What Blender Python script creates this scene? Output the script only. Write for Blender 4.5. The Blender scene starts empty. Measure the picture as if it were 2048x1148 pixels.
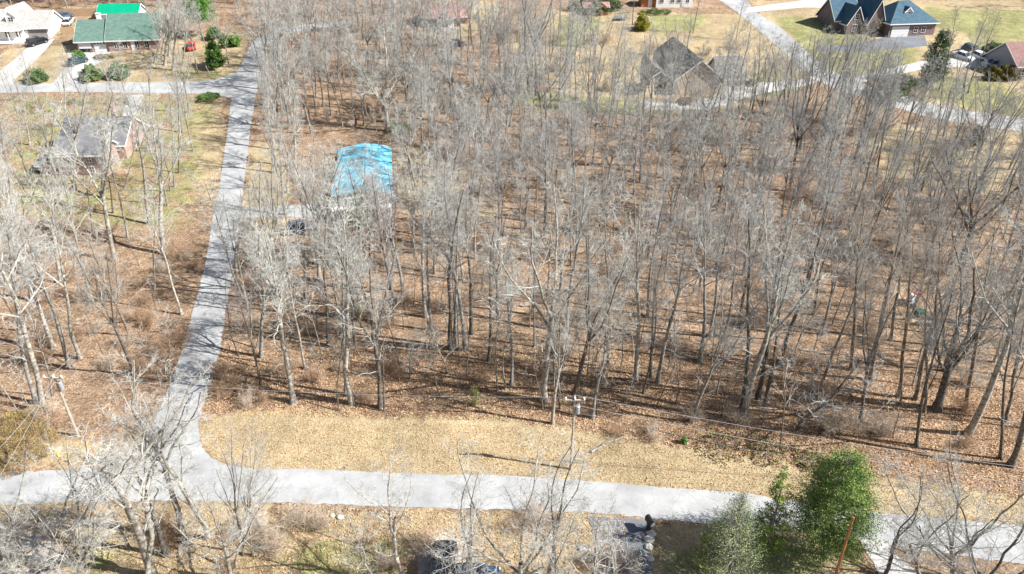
import bpy, math, random
import numpy as np
from mathutils import Vector, Matrix
R=math.radians
# ---------------------------------------------------------------- camera, sky, sun, exposure
F=1384.; P=R(31); H=48.
S=bpy.context.scene
cd=bpy.data.cameras.new('camera'); cam=bpy.data.objects.new('camera',cd); S.collection.objects.link(cam)
cam.location=(0,0,H); cam.rotation_euler=(math.pi/2-P,0,0)
cd.sensor_width=36; cd.lens=36*F/2048; cd.clip_end=3000; cd.clip_start=.5
S.camera=cam
SUN_EL=R(41); SUN_AZ=R(-12)      # sun stands to the right and slightly behind the camera
w=bpy.data.worlds.new('World'); S.world=w; w.use_nodes=True
nt=w.node_tree; bg=nt.nodes['Background']; sk=nt.nodes.new('ShaderNodeTexSky')
sk.sky_type='NISHITA'; sk.sun_disc=False; sk.sun_elevation=SUN_EL; sk.sun_rotation=math.pi/2-SUN_AZ
sk.air_density=1.0; sk.dust_density=1.6
nt.links.new(sk.outputs[0],bg.inputs[0]); bg.inputs[1].default_value=.055
sl=bpy.data.lights.new('sun','SUN'); sl.energy=5.0; sl.angle=R(.5); sl.color=(1,.97,.92)
so=bpy.data.objects.new('sun',sl); S.collection.objects.link(so)
sd=Vector((math.cos(SUN_AZ)*math.cos(SUN_EL),math.sin(SUN_AZ)*math.cos(SUN_EL),math.sin(SUN_EL)))
so.rotation_euler=sd.to_track_quat('Z','Y').to_euler(); so.location=(60,-20,90)
S.view_settings.view_transform='Standard'; S.view_settings.look='None'
S.view_settings.exposure=1.12; S.view_settings.gamma=1
S.render.resolution_x=1024; S.render.resolution_y=574
S.cycles.max_bounces=4

# ---------------------------------------------------------------- terrain and pixel helpers (they only say where in the place a thing stands)
def terr(x,y):
    s=np.maximum(0,y-60.); z=.203*s*s/(s+60)
    return np.where(z>17,17+(1-np.exp(-np.maximum(z-17,0)/6))*6,z)
def tz(x,y): return float(terr(np.float64(x),np.float64(y)))
def at(px,py,h=0):
    a=(px-1024)/F;b=-(py-574)/F
    d=(a,math.cos(P)+b*math.sin(P),-math.sin(P)+b*math.cos(P)); t=15.
    while t<900 and H+d[2]*t>tz(0,d[1]*t)+h: t+=2
    lo,hi=t-2,t
    for _ in range(22):
        m=(lo+hi)/2
        if H+d[2]*m<tz(0,d[1]*m)+h: hi=m
        else: lo=m
    return (d[0]*lo,d[1]*lo,tz(0,d[1]*lo))
def zpx(y,py):
    b=-(py-574)/F
    return H+y*(-math.sin(P)+b*math.cos(P))/(math.cos(P)+b*math.sin(P))
def proj(x,y,z):
    z=z-H; dep=y*math.cos(P)-z*math.sin(P); u=y*math.sin(P)+z*math.cos(P)
    return 1024+F*x/dep,574-F*u/dep
def inpoly(px,py,poly):
    c=False;n=len(poly);j=n-1
    for i in range(n):
        xi,yi=poly[i];xj,yj=poly[j]
        if (yi>py)!=(yj>py) and px<(xj-xi)*(py-yi)/(yj-yi)+xi: c=not c
        j=i
    return c
# ---------------------------------------------------------------- object helpers
COL=S.collection
def tag(o,label=None,cat=None,group=None,kind=None):
    if label: o['label']=label
    if cat: o['category']=cat
    if group: o['group']=group
    if kind: o['kind']=kind
    return o
def empty(name,loc,rz=0,**k):
    o=bpy.data.objects.new(name,None); o.location=loc; o.rotation_euler=(0,0,rz); COL.objects.link(o)
    o.empty_display_size=.3
    return tag(o,**k)
class MB:
    def __init__(s): s.v=[];s.f=[];s.n=0
    def add(s,v,f):
        v=np.asarray(v,float).reshape(-1,3); s.v.append(v)
        if isinstance(f,np.ndarray): s.f.append(f+s.n)
        else: s.f.append([[i+s.n for i in q] for q in f])
        s.n+=len(v); return s
    def box(s,x0,x1,y0,y1,z0,z1):
        v=[(x,y,z) for z in(z0,z1) for y in(y0,y1) for x in(x0,x1)]
        return s.add(v,[(0,2,3,1),(4,5,7,6),(0,1,5,4),(2,6,7,3),(0,4,6,2),(1,3,7,5)])
    def hexa(s,v): # 8 corners: bottom 4 ccw, top 4 ccw
        return s.add(v,[(3,2,1,0),(4,5,6,7),(0,1,5,4),(1,2,6,5),(2,3,7,6),(3,0,4,7)])
    def extr(s,prof,a,b,axis='x'):
        n=len(prof)
        if axis=='x': v=[(a,p,q) for p,q in prof]+[(b,p,q) for p,q in prof]
        elif axis=='y': v=[(p,a,q) for p,q in prof]+[(p,b,q) for p,q in prof]
        else: v=[(p,q,a) for p,q in prof]+[(p,q,b) for p,q in prof]
        return s.add(v,[list(range(n))[::-1],list(range(n,2*n))]+[(i,(i+1)%n,n+(i+1)%n,n+i) for i in range(n)])
    def cyl(s,p0,p1,r0,r1,n=10,cap=True):
        p0=Vector(p0);p1=Vector(p1);t=(p1-p0).normalized();u=t.orthogonal().normalized();w_=t.cross(u)
        v=[];
        for p,r in((p0,r0),(p1,r1)):
            for i in range(n):
                a=2*math.pi*i/n; v.append(p+r*(math.cos(a)*u+math.sin(a)*w_))
        f=[(i,(i+1)%n,n+(i+1)%n,n+i) for i in range(n)]
        if cap: f+=[list(range(n))[::-1],list(range(n,2*n))]
        return s.add([tuple(q) for q in v],f)
    def data(s,name,mat,smooth=False):
        me=bpy.data.meshes.new(name)
        V=np.concatenate(s.v); 
        if all(isinstance(f,np.ndarray) for f in s.f):
            by=[f for f in s.f]; loops=np.concatenate([f.ravel() for f in by]); cnt=np.concatenate([np.full(len(f),f.shape[1]) for f in by])
        else:
            fl=[list(q) for f in s.f for q in f]; loops=np.array([i for q in fl for i in q]); cnt=np.array([len(q) for q in fl])
        me.vertices.add(len(V)); me.vertices.foreach_set('co',V.ravel().astype(np.float32))
        me.loops.add(len(loops)); me.loops.foreach_set('vertex_index',loops.astype(np.int32))
        me.polygons.add(len(cnt)); st=np.concatenate([[0],np.cumsum(cnt)[:-1]])
        me.polygons.foreach_set('loop_start',st.astype(np.int32)); me.polygons.foreach_set('loop_total',cnt.astype(np.int32))
        me.update(calc_edges=True); 
        me.polygons.foreach_set('use_smooth',np.full(len(cnt),bool(smooth)))
        me.materials.append(mat); return me
    def obj(s,name,mat,parent=None,loc=None,smooth=False,**k):
        o=bpy.data.objects.new(name,s.data(name,mat,smooth)); COL.objects.link(o)
        if parent: o.parent=parent
        if loc: o.location=loc
        return tag(o,**k)
# ---------------------------------------------------------------- materials
def mat(name,col,rough=.8,metal=0,var=.15,scale=4,bump=0,col2=None,coat=0,detail=4,spec=.4,objvar=0):
    m=bpy.data.materials.new(name); m.use_nodes=True; n=m.node_tree.nodes; l=m.node_tree.links
    b=n['Principled BSDF']; b.inputs['Roughness'].default_value=rough; b.inputs['Metallic'].default_value=metal
    b.inputs['Specular IOR Level'].default_value=spec
    if coat: b.inputs['Coat Weight'].default_value=coat
    tc=n.new('ShaderNodeTexCoord'); no=n.new('ShaderNodeTexNoise'); no.inputs['Scale'].default_value=scale; no.inputs['Detail'].default_value=detail
    l.new(tc.outputs['Object'],no.inputs['Vector'])
    mx=n.new('ShaderNodeMix'); mx.data_type='RGBA'
    c2=col2 or tuple(min(1,c*(1+var)) for c in col); c1=col if col2 else tuple(c*(1-var) for c in col)
    mx.inputs[6].default_value=(*c1,1); mx.inputs[7].default_value=(*c2,1)
    mr=n.new('ShaderNodeMapRange'); mr.inputs[1].default_value=.32; mr.inputs[2].default_value=.68
    l.new(no.outputs[0],mr.inputs[0]); l.new(mr.outputs[0],mx.inputs[0])
    out=mx.outputs[2]
    if objvar:
        oi=n.new('ShaderNodeObjectInfo'); mm=n.new('ShaderNodeMix'); mm.data_type='RGBA'; mm.blend_type='MULTIPLY'; mm.inputs[0].default_value=1
        l.new(out,mm.inputs[6]); l.new(oi.outputs['Color'],mm.inputs[7]); out=mm.outputs[2]
    l.new(out,b.inputs['Base Color'])
    if bump:
        bp=n.new('ShaderNodeBump'); bp.inputs['Strength'].default_value=bump; bp.inputs['Distance'].default_value=.05
        l.new(no.outputs[0],bp.inputs['Height']); l.new(bp.outputs[0],b.inputs['Normal'])
    return m
def ramp(n,stops):
    r=n.new('ShaderNodeValToRGB'); e=r.color_ramp.elements
    while len(e)<len(stops): e.new(.5)
    for i,(p,c) in enumerate(stops): e[i].position=p; e[i].color=(*c,1)
    return r
def ground_mat():
    m=bpy.data.materials.new('leaf_litter_and_grass'); m.use_nodes=True; n=m.node_tree.nodes; l=m.node_tree.links
    b=n['Principled BSDF']; b.inputs['Roughness'].default_value=.95; b.inputs['Specular IOR Level'].default_value=.1
    geo=n.new('ShaderNodeNewGeometry'); att=n.new('ShaderNodeAttribute'); att.attribute_name='zone'; sep=n.new('ShaderNodeSeparateColor')
    l.new(att.outputs['Color'],sep.inputs[0])
    def noise(sc,det=5,rough=.6):
        x=n.new('ShaderNodeTexNoise'); x.inputs['Scale'].default_value=sc; x.inputs['Detail'].default_value=det; x.inputs['Roughness'].default_value=rough
        l.new(geo.outputs['Position'],x.inputs['Vector']); return x
    fine=noise(4.5,6,.75); mid=noise(.8,5,.65); big=noise(.13,5,.6); 
    vor=n.new('ShaderNodeTexVoronoi'); vor.inputs['Scale'].default_value=6.5; l.new(geo.outputs['Position'],vor.inputs['Vector'])
    # leaf litter
    vs=n.new('ShaderNodeSeparateColor'); l.new(vor.outputs['Color'],vs.inputs[0])
    rl=ramp(n,[(0,(.095,.062,.042)),(.3,(.205,.135,.088)),(.55,(.34,.235,.155)),(.8,(.50,.37,.25)),(1,(.66,.545,.40))])
    mixf=n.new('ShaderNodeMath'); mixf.operation='MULTIPLY_ADD'; l.new(vs.outputs[0],mixf.inputs[0]); mixf.inputs[1].default_value=.42
    a2=n.new('ShaderNodeMath'); a2.operation='MULTIPLY_ADD'; l.new(fine.outputs[0],a2.inputs[0]); a2.inputs[1].default_value=1.1
    a3=n.new('ShaderNodeMath'); a3.operation='MULTIPLY_ADD'; l.new(mid.outputs[0],a3.inputs[0]); a3.inputs[1].default_value=.9; a3.inputs[2].default_value=-.75
    l.new(a3.outputs[0],a2.inputs[2]); l.new(a2.outputs[0],mixf.inputs[2]); l.new(mixf.outputs[0],rl.inputs[0])
    # dry grass
    rd=ramp(n,[(0,(.22,.165,.10)),(.35,(.36,.28,.165)),(.7,(.47,.38,.24)),(1,(.62,.53,.38))])
    rg=ramp(n,[(0,(.11,.115,.045)),(.4,(.245,.245,.105)),(.7,(.37,.345,.17)),(1,(.5,.45,.26))])
    l.new(mixf.outputs[0],rd.inputs[0]); l.new(mixf.outputs[0],rg.inputs[0])
    rb=ramp(n,[(0,(.36,.31,.25)),(.5,(.55,.5,.43)),(1,(.72,.68,.6))]); l.new(mixf.outputs[0],rb.inputs[0])
    cur=rl.outputs[0]
    for ch,col,ns in((0,rd,mid),(1,rg,noise(.35,5,.7)),(2,rb,fine)):
        t=n.new('ShaderNodeMath'); t.operation='MULTIPLY_ADD'; l.new(ns.outputs[0],t.inputs[0]); t.inputs[1].default_value=1.5; t.inputs[2].default_value=-.75
        t2=n.new('ShaderNodeMath'); t2.operation='ADD'; l.new(t.outputs[0],t2.inputs[0]); l.new(sep.outputs[ch],t2.inputs[1])
        mr=n.new('ShaderNodeMapRange'); mr.interpolation_type='SMOOTHSTEP'; mr.inputs[1].default_value=.3; mr.inputs[2].default_value=.7
        l.new(t2.outputs[0],mr.inputs[0])
        mx=n.new('ShaderNodeMix'); mx.data_type='RGBA'; l.new(mr.outputs[0],mx.inputs[0]); l.new(cur,mx.inputs[6]); l.new(col.outputs[0],mx.inputs[7]); cur=mx.outputs[2]
    mb=n.new('ShaderNodeMapRange'); mb.inputs[1].default_value=.3; mb.inputs[2].default_value=.7; mb.inputs[3].default_value=.68; mb.inputs[4].default_value=1.14
    l.new(big.outputs[0],mb.inputs[0]); mm=n.new('ShaderNodeVectorMath'); mm.operation='SCALE'; l.new(cur,mm.inputs[0]); l.new(mb.outputs[0],mm.inputs['Scale'])
    l.new(mm.outputs[0],b.inputs['Base Color'])
    bp=n.new('ShaderNodeBump'); bp.inputs['Strength'].default_value=.9; bp.inputs['Distance'].default_value=.12; l.new(mixf.outputs[0],bp.inputs['Height']); l.new(bp.outputs[0],b.inputs['Normal'])
    return m
def road_mat(name,c,c2,sc=.5,rough=.85):
    m=bpy.data.materials.new(name); m.use_nodes=True; n=m.node_tree.nodes; l=m.node_tree.links
    b=n['Principled BSDF']; b.inputs['Roughness'].default_value=rough
    geo=n.new('ShaderNodeNewGeometry')
    a=n.new('ShaderNodeTexNoise'); a.inputs['Scale'].default_value=sc; a.inputs['Detail'].default_value=7; a.inputs['Roughness'].default_value=.65; l.new(geo.outputs['Position'],a.inputs['Vector'])
    f=n.new('ShaderNodeTexNoise'); f.inputs['Scale'].default_value=14; f.inputs['Detail'].default_value=4; l.new(geo.outputs['Position'],f.inputs['Vector'])
    ad=n.new('ShaderNodeMath'); ad.operation='MULTIPLY_ADD'; l.new(f.outputs[0],ad.inputs[0]); ad.inputs[1].default_value=.5; l.new(a.outputs[0],ad.inputs[2])
    mr=n.new('ShaderNodeMapRange'); mr.inputs[1].default_value=.5; mr.inputs[2].default_value=1.0; l.new(ad.outputs[0],mr.inputs[0])
    mx=n.new('ShaderNodeMix'); mx.data_type='RGBA'; mx.inputs[6].default_value=(*c,1); mx.inputs[7].default_value=(*c2,1); l.new(mr.outputs[0],mx.inputs[0])
    w1=n.new('ShaderNodeTexNoise'); w1.inputs['Scale'].default_value=.8; w1.inputs['Detail'].default_value=3; l.new(geo.outputs['Position'],w1.inputs['Vector'])
    vm=n.new('ShaderNodeVectorMath'); vm.operation='ADD'; l.new(geo.outputs['Position'],vm.inputs[0]); l.new(w1.outputs['Color'],vm.inputs[1])
    vc=n.new('ShaderNodeTexVoronoi'); vc.feature='DISTANCE_TO_EDGE'; vc.inputs['Scale'].default_value=.28; l.new(vm.outputs[0],vc.inputs['Vector'])
    ck=n.new('ShaderNodeMapRange'); ck.inputs[1].default_value=.004; ck.inputs[2].default_value=.014; ck.inputs[3].default_value=.86; ck.inputs[4].default_value=1; l.new(vc.outputs['Distance'],ck.inputs[0])
    pv=n.new('ShaderNodeTexNoise'); pv.inputs['Scale'].default_value=.16; pv.inputs['Detail'].default_value=3; l.new(geo.outputs['Position'],pv.inputs['Vector'])
    pm=n.new('ShaderNodeMapRange'); pm.inputs[1].default_value=.35; pm.inputs[2].default_value=.65; pm.inputs[3].default_value=.86; pm.inputs[4].default_value=1.06; l.new(pv.outputs[0],pm.inputs[0])
    cm=n.new('ShaderNodeMath'); cm.operation='MULTIPLY'; l.new(ck.outputs[0],cm.inputs[0]); l.new(pm.outputs[0],cm.inputs[1])
    cs_=n.new('ShaderNodeVectorMath'); cs_.operation='SCALE'; l.new(mx.outputs[2],cs_.inputs[0]); l.new(cm.outputs[0],cs_.inputs['Scale'])
    # blown leaves lying on it
    v=n.new('ShaderNodeTexVoronoi'); v.inputs['Scale'].default_value=3.2; l.new(geo.outputs['Position'],v.inputs['Vector'])
    lt=n.new('ShaderNodeMath'); lt.operation='LESS_THAN'; lt.inputs[1].default_value=.11; l.new(v.outputs['Distance'],lt.inputs[0])
    gt=n.new('ShaderNodeMath'); gt.operation='GREATER_THAN'; gt.inputs[1].default_value=.6; l.new(a.outputs[0],gt.inputs[0])
    ml=n.new('ShaderNodeMath'); ml.operation='MULTIPLY'; l.new(lt.outputs[0],ml.inputs[0]); l.new(gt.outputs[0],ml.inputs[1])
    m2=n.new('ShaderNodeMix'); m2.data_type='RGBA'; l.new(ml.outputs[0],m2.inputs[0]); l.new(cs_.outputs[0],m2.inputs[6]); m2.inputs[7].default_value=(.42,.27,.15,1)
    l.new(m2.outputs[2],b.inputs['Base Color'])
    bp=n.new('ShaderNodeBump'); bp.inputs['Strength'].default_value=.25; bp.inputs['Distance'].default_value=.02; l.new(f.outputs[0],bp.inputs['Height']); l.new(bp.outputs[0],b.inputs['Normal'])
    return m
def brick_mat(name,c1,c2,mortar,scale=1,rough=.85):
    m=bpy.data.materials.new(name); m.use_nodes=True; n=m.node_tree.nodes; l=m.node_tree.links
    b=n['Principled BSDF']; b.inputs['Roughness'].default_value=rough; tc=n.new('ShaderNodeTexCoord')
    sp=n.new('ShaderNodeSeparateXYZ'); l.new(tc.outputs['Object'],sp.inputs[0]); ad=n.new('ShaderNodeMath'); ad.operation='ADD'; l.new(sp.outputs[0],ad.inputs[0]); l.new(sp.outputs[1],ad.inputs[1])
    cb=n.new('ShaderNodeCombineXYZ'); l.new(ad.outputs[0],cb.inputs[0]); l.new(sp.outputs[2],cb.inputs[1])
    br=n.new('ShaderNodeTexBrick'); l.new(cb.outputs[0],br.inputs['Vector']); br.inputs['Color1'].default_value=(*c1,1); br.inputs['Color2'].default_value=(*c2,1); br.inputs['Mortar'].default_value=(*mortar,1)
    br.inputs['Scale'].default_value=scale; br.inputs['Brick Width'].default_value=.22; br.inputs['Row Height'].default_value=.075; br.inputs['Mortar Size'].default_value=.008
    no=n.new('ShaderNodeTexNoise'); no.inputs['Scale'].default_value=1.2; no.inputs['Detail'].default_value=6; l.new(tc.outputs['Object'],no.inputs['Vector'])
    mr=n.new('ShaderNodeMapRange'); mr.inputs[3].default_value=.7; mr.inputs[4].default_value=1.3; l.new(no.outputs[0],mr.inputs[0])
    mm=n.new('ShaderNodeVectorMath'); mm.operation='SCALE'; l.new(br.outputs[0],mm.inputs[0]); l.new(mr.outputs[0],mm.inputs['Scale']); l.new(mm.outputs[0],b.inputs['Base Color'])
    return m
def shingle_mat(name,c,c2): # asphalt shingles: courses and speckle
    m=brick_mat(name,c,c2,tuple(x*.75 for x in c),1,.95)
    for x in m.node_tree.nodes:
        if x.type=='TEX_BRICK': x.inputs['Brick Width'].default_value=.45; x.inputs['Row Height'].default_value=.14; x.inputs['Mortar Size'].default_value=.012
    m.node_tree.nodes['Principled BSDF'].inputs['Specular IOR Level'].default_value=.15
    return m
M={}
M['ground']=ground_mat()
M['asphalt']=road_mat('worn_asphalt',(.26,.268,.272),(.43,.435,.435))
M['dark_asphalt']=road_mat('dark_asphalt',(.10,.11,.13),(.18,.19,.21))
M['concrete']=road_mat('concrete',(.38,.375,.365),(.52,.51,.49))
M['gravel']=road_mat('gravel',(.33,.31,.28),(.5,.47,.43),2)
M['bark']=mat('bark',(.11,.10,.09),.95,scale=3.5,bump=.6,col2=(.38,.365,.33),objvar=1,detail=8,spec=.1)
M['twig']=mat('twig',(.265,.265,.25),.9,scale=.6,col2=(.51,.51,.485),objvar=1,spec=.15)
M['brush']=mat('brush_twig',(.26,.20,.15),.9,scale=.6,col2=(.46,.40,.33),objvar=1,spec=.1)
M['needle']=mat('evergreen_foliage',(.035,.07,.018),.7,scale=1.3,col2=(.16,.23,.05),objvar=1,spec=.2)
M['leaf']=mat('broad_leaf',(.03,.055,.018),.5,scale=1.5,col2=(.09,.14,.035),objvar=1,spec=.4)
M['white']=mat('white_siding',(.78,.78,.76),.6,var=.05)
M['trim']=mat('white_trim',(.8,.8,.79),.5,var=.03)
M['door_white']=mat('painted_door',(.7,.7,.7),.5,var=.04)  # slightly greyer white, the doors' own paint
M['glass']=mat('window_glass',(.02,.025,.03),.08,var=.1,spec=.8)
M['brick']=brick_mat('red_brick',(.29,.155,.12),(.38,.235,.19),(.42,.38,.35))
M['tanbrick']=brick_mat('tan_brick',(.46,.35,.25),(.56,.44,.33),(.52,.47,.42))
M['darkbrick']=brick_mat('dark_brick',(.13,.075,.075),(.20,.12,.12),(.24,.23,.24))
M['greenroof']=shingle_mat('green_shingles',(.10,.17,.145),(.135,.215,.18))
M['metalgreen']=mat('green_metal_roof',(.0,.30,.16),.45,var=.06,scale=1)
M['greyroof']=shingle_mat('grey_shingles',(.15,.155,.165),(.21,.215,.225))
M['warmroof']=shingle_mat('warm_grey_shingles',(.34,.32,.31),(.42,.40,.38))
M['tanroof']=shingle_mat('brown_shingles',(.19,.178,.16),(.26,.245,.22))
M['blueroof']=shingle_mat('slate_shingles',(.055,.105,.145),(.085,.145,.19))
M['redroof']=shingle_mat('red_shingles',(.33,.17,.15),(.42,.24,.21))
M['plumroof']=shingle_mat('plum_shingles',(.22,.13,.12),(.27,.17,.16))
M['tarp']=mat('blue_tarp',(.09,.40,.56),.65,scale=1.2,bump=.2,col2=(.24,.55,.68),detail=9)
M['wood']=mat('fence_wood',(.36,.24,.14),.85,scale=5,col2=(.52,.37,.22))
M['pole']=mat('weathered_pole',(.30,.265,.22),.9,scale=3,col2=(.44,.40,.34))
M['redpole']=mat('reddish_pole',(.36,.14,.05),.85,scale=3,col2=(.5,.22,.09))
M['zinc']=mat('galvanised_steel',(.36,.38,.41),.4,var=.08,metal=.3)
M['wire']=mat('aluminium_wire',(.55,.56,.57),.4,var=.05,metal=.3)
M['blackwire']=mat('insulated_cable',(.12,.12,.12),.6)
M['tyre']=mat('tyre_rubber',(.02,.02,.02),.9)
M['rim']=mat('alloy_rim',(.5,.5,.52),.3,metal=.8)
M['black']=mat('black_plastic_and_shade',(.02,.02,.022),.4)
M['rock']=mat('limestone_rock',(.38,.36,.33),.9,scale=3,col2=(.6,.58,.54),bump=.6)
for k,c in dict(car_black=(.012,.014,.018),car_silver=(.55,.57,.6),car_white=(.75,.76,.77),car_grey=(.12,.14,.17),car_teal=(.03,.07,.08),car_blue=(.06,.10,.17),red=(.6,.04,.04),yellow=(.85,.62,.06),teal=(.02,.12,.09),blue=(.1,.25,.45),purple=(.2,.1,.18)).items():
    M[k]=mat(k+'_paint',c,.25,var=.03,coat=.6 if k.startswith('car') else 0)
M['lamp']=mat('lamp_lens',(.75,.75,.72),.15); M['tail']=mat('tail_lens',(.5,.02,.02),.2)
# ---------------------------------------------------------------- ground
PX=[]   # (channel, polygon in the photo's pixels, weight)
dry=[[(395,830),(560,820),(760,832),(1000,838),(1130,850),(1230,868),(1300,885),(1500,918),(1620,940),(1740,950),(1800,962),(2048,995),(2200,1010),(2200,1070),(2048,1060),(1720,1030),(1480,995),(1180,972),(870,958),(600,948),(440,935),(395,900)],
 [(0,935),(0,880),(90,870),(230,890),(280,830),(310,830),(290,890),(250,930)],
 [(450,200),(380,230),(390,400),(420,450),(445,330)],[(500,280),(560,285),(580,400),(600,480),(490,470),(490,380)],
 [(0,1005),(1240,1020),(1250,1148),(1250,1300),(-300,1300),(-300,1020)],
 [(790,290),(860,300),(1010,400),(1000,440),(800,430)],[(1760,240),(2048,290),(2048,400),(1760,360),(1700,280)],
 [(1100,20),(1500,30),(1640,160),(1450,230),(1200,230),(1060,150),(1000,80)],[(1000,0),(1000,60),(840,90),(840,0)],
 [(0,100),(500,60),(480,170),(0,170)],[(1850,140),(2048,120),(2048,290),(1820,220)],[(1500,0),(2048,0),(2048,140),(1690,170),(1560,80)]]
dry.append([(1290,1050),(1500,1040),(1700,1100),(1700,1300),(1280,1300)])
green=[[(0,190),(440,192),(420,300),(400,420),(390,455),(330,465),(150,460),(0,430)],[(120,100),(135,70),(200,40),(100,40),(110,110),(70,150),(100,165)],
 [(560,1090),(830,1090),(830,1148),(560,1148)],[(140,1080),(260,1050),(250,1148),(140,1148)],[(1290,1110),(1500,1060),(1700,1110),(1690,1148),(1280,1148)],
 [(1120,30),(1210,40),(1180,90),(1100,100)],[(1300,30),(1420,30),(1400,60),(1300,70)],[(1540,30),(1700,40),(1740,130),(1640,120)],[(1860,150),(1990,160),(2048,190),(2048,240),(1900,210),(1850,190)],
 [(1640,110),(1840,90),(1830,130),(1700,150)],[(1180,880),(1420,900),(1420,970),(1200,930)],[(640,850),(900,860),(900,900),(640,890)],[(1500,150),(1560,140),(1600,180),(1500,200)],
 [(1560,30),(1790,90),(1840,120),(1700,160),(1600,100)],[(1880,20),(2100,20),(2100,110),(1960,100)],
 [(1020,180),(1280,200),(1270,230),(1040,220)],[(1850,10),(2048,40),(2048,90),(1850,50)],[(330,130),(480,130),(470,165),(330,160)]]
pale=[[(30,1055),(110,1050),(90,1100),(40,1120)],[(840,1060),(950,1050),(960,1100),(900,1120),(840,1148),(800,1110)],[(560,985),(760,1010),(770,1035),(560,1020)]]
for p in dry: PX.append((0,p,1.))
for p in green:
    mx_=sum(q[0] for q in p)/len(p); my_=sum(q[1] for q in p)/len(p)
    PX.append((1,p,.92 if my_>1050 or (mx_>1100 and my_<400) else (.32 if my_>600 else .52)))
for p in pale: PX.append((2,p,.9))
def axis(a,b,st,far):
    u=list(np.arange(a,b+st,st)); return np.array([a-f for f in far[::-1]]+u+[b+f for f in far])
gx=axis(-190,190,1.4,[20,60,150,400,1200]); gy=axis(16,236,1.1,[15,40,100,300,1500]); gy=gy[gy>-400]
X,Y=np.meshgrid(gx,gy); Z=terr(X,Y)
ddep=Y*math.cos(P)-(Z-H)*math.sin(P); UU=Y*math.sin(P)+(Z-H)*math.cos(P)
QX=1024+F*X/np.maximum(ddep,1); QY=574-F*UU/np.maximum(ddep,1)
zone=np.zeros(X.shape+(4,)); zone[...,3]=1
def inpoly_np(qx,qy,poly):
    c=np.zeros(qx.shape,bool); n=len(poly)
    for i in range(n):
        (x1,y1),(x2,y2)=poly[i],poly[i-1]
        if y1==y2: continue
        c^=((y1>qy)!=(y2>qy))&(qx<(x2-x1)*(qy-y1)/(y2-y1)+x1)
    return c
for ch,poly,wt in PX:
    mk=inpoly_np(QX,QY,poly)&(ddep>5); zone[...,ch]=np.maximum(zone[...,ch],mk*wt)
for _ in range(3): # soften the borders between litter and grass
    z0=zone.copy(); zone[1:-1,1:-1]=(z0[1:-1,1:-1]*2+z0[:-2,1:-1]+z0[2:,1:-1]+z0[1:-1,:-2]+z0[1:-1,2:])/6
ny,nx=X.shape; idx=np.arange(nx*ny).reshape(ny,nx)
q=np.stack([idx[:-1,:-1],idx[:-1,1:],idx[1:,1:],idx[1:,:-1]],-1).reshape(-1,4)
g=MB().add(np.stack([X,Y,Z],-1).reshape(-1,3),q)
go=g.obj('ground',M['ground'],smooth=True,kind='structure')
ca=go.data.color_attributes.new('zone','FLOAT_COLOR','POINT'); ca.data.foreach_set('color',zone.reshape(-1).astype(np.float32))
# ---------------------------------------------------------------- roads: strips between two pixel edges laid on the terrain
def strip(name,A,B,mat_,lift=.03,kind='structure',nw=6,jit=.05,seed=1):
    rg=np.random.default_rng(seed)
    A=np.array([at(*p)[:2] for p in A]);B=np.array([at(*p)[:2] for p in B])
    def res(Q,t):
        s=np.concatenate([[0],np.cumsum(np.linalg.norm(np.diff(Q,axis=0),axis=1))]); s/=s[-1]
        return np.stack([np.interp(t,s,Q[:,0]),np.interp(t,s,Q[:,1])],-1)
    L=max(np.linalg.norm(np.diff(A,axis=0),axis=1).sum(),np.linalg.norm(np.diff(B,axis=0),axis=1).sum()); n=max(4,int(L/.45)); t=np.linspace(0,1,n)
    a=res(A,t);b=res(B,t)
    k=np.array([.25,.5,.25])
    for Q in(a,b):
        for _ in range(6): Q[1:-1]=(Q[:-2]+2*Q[1:-1]+Q[2:])/4
        Q+=rg.normal(0,jit,Q.shape)
    us=np.linspace(0,1,nw); G=a[:,None]*(1-us[None,:,None])+b[:,None]*us[None,:,None]
    V=np.concatenate([G,(terr(G[...,0],G[...,1])+lift)[...,None]],-1)
    id_=np.arange(n*nw).reshape(n,nw); f=np.stack([id_[:-1,:-1],id_[:-1,1:],id_[1:,1:],id_[1:,:-1]],-1).reshape(-1,4)
    # face up
    v=V.reshape(-1,3); nrm=np.cross(v[f[0,1]]-v[f[0,0]],v[f[0,2]]-v[f[0,0]])
    if nrm[2]<0: f=f[:,::-1].copy()
    return MB().add(v,f).obj(name,mat_,kind=kind)
strip('main_road',[(-400,955),(0,944),(150,940),(400,938),(600,938),(870,949),(1000,951),(1180,962),(1300,973),(1480,985),(1560,998),(1720,1022),(1850,1035),(2048,1052),(2500,1090)],
 [(-400,1020),(0,1012),(125,1003),(400,1002),(600,1006),(820,1015),(1000,1019),(1200,1026),(1330,1040),(1600,1062),(1720,1080),(1850,1102),(2048,1128),(2500,1180)],M['asphalt'])
strip('side_road',[(150,946),(200,938),(240,928),(270,912),(292,880),(315,830),(335,780),(352,740),(378,650),(398,580),(412,520),(425,440),(438,380),(448,310),(455,260),(462,205),(470,180)],
 [(560,950),(500,938),(450,930),(420,915),(400,890),(396,850),(408,810),(425,760),(440,700),(450,630),(462,560),(475,470),(483,400),(490,350),(497,290),(505,230),(512,190),(520,160)],M['asphalt'],lift=.036,seed=2)
strip('upper_road',[(-300,170),(0,168),(100,167),(300,165),(400,162),(440,157),(470,146),(484,128),(492,108),(505,85),(530,62),(600,50),(700,42)],
 [(-300,187),(0,186),(150,184),(300,187),(400,188),(460,196),(500,194),(518,160),(522,130),(526,108),(540,85),(565,68),(620,58),(700,50)],M['asphalt'],lift=.04,seed=3)
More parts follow.
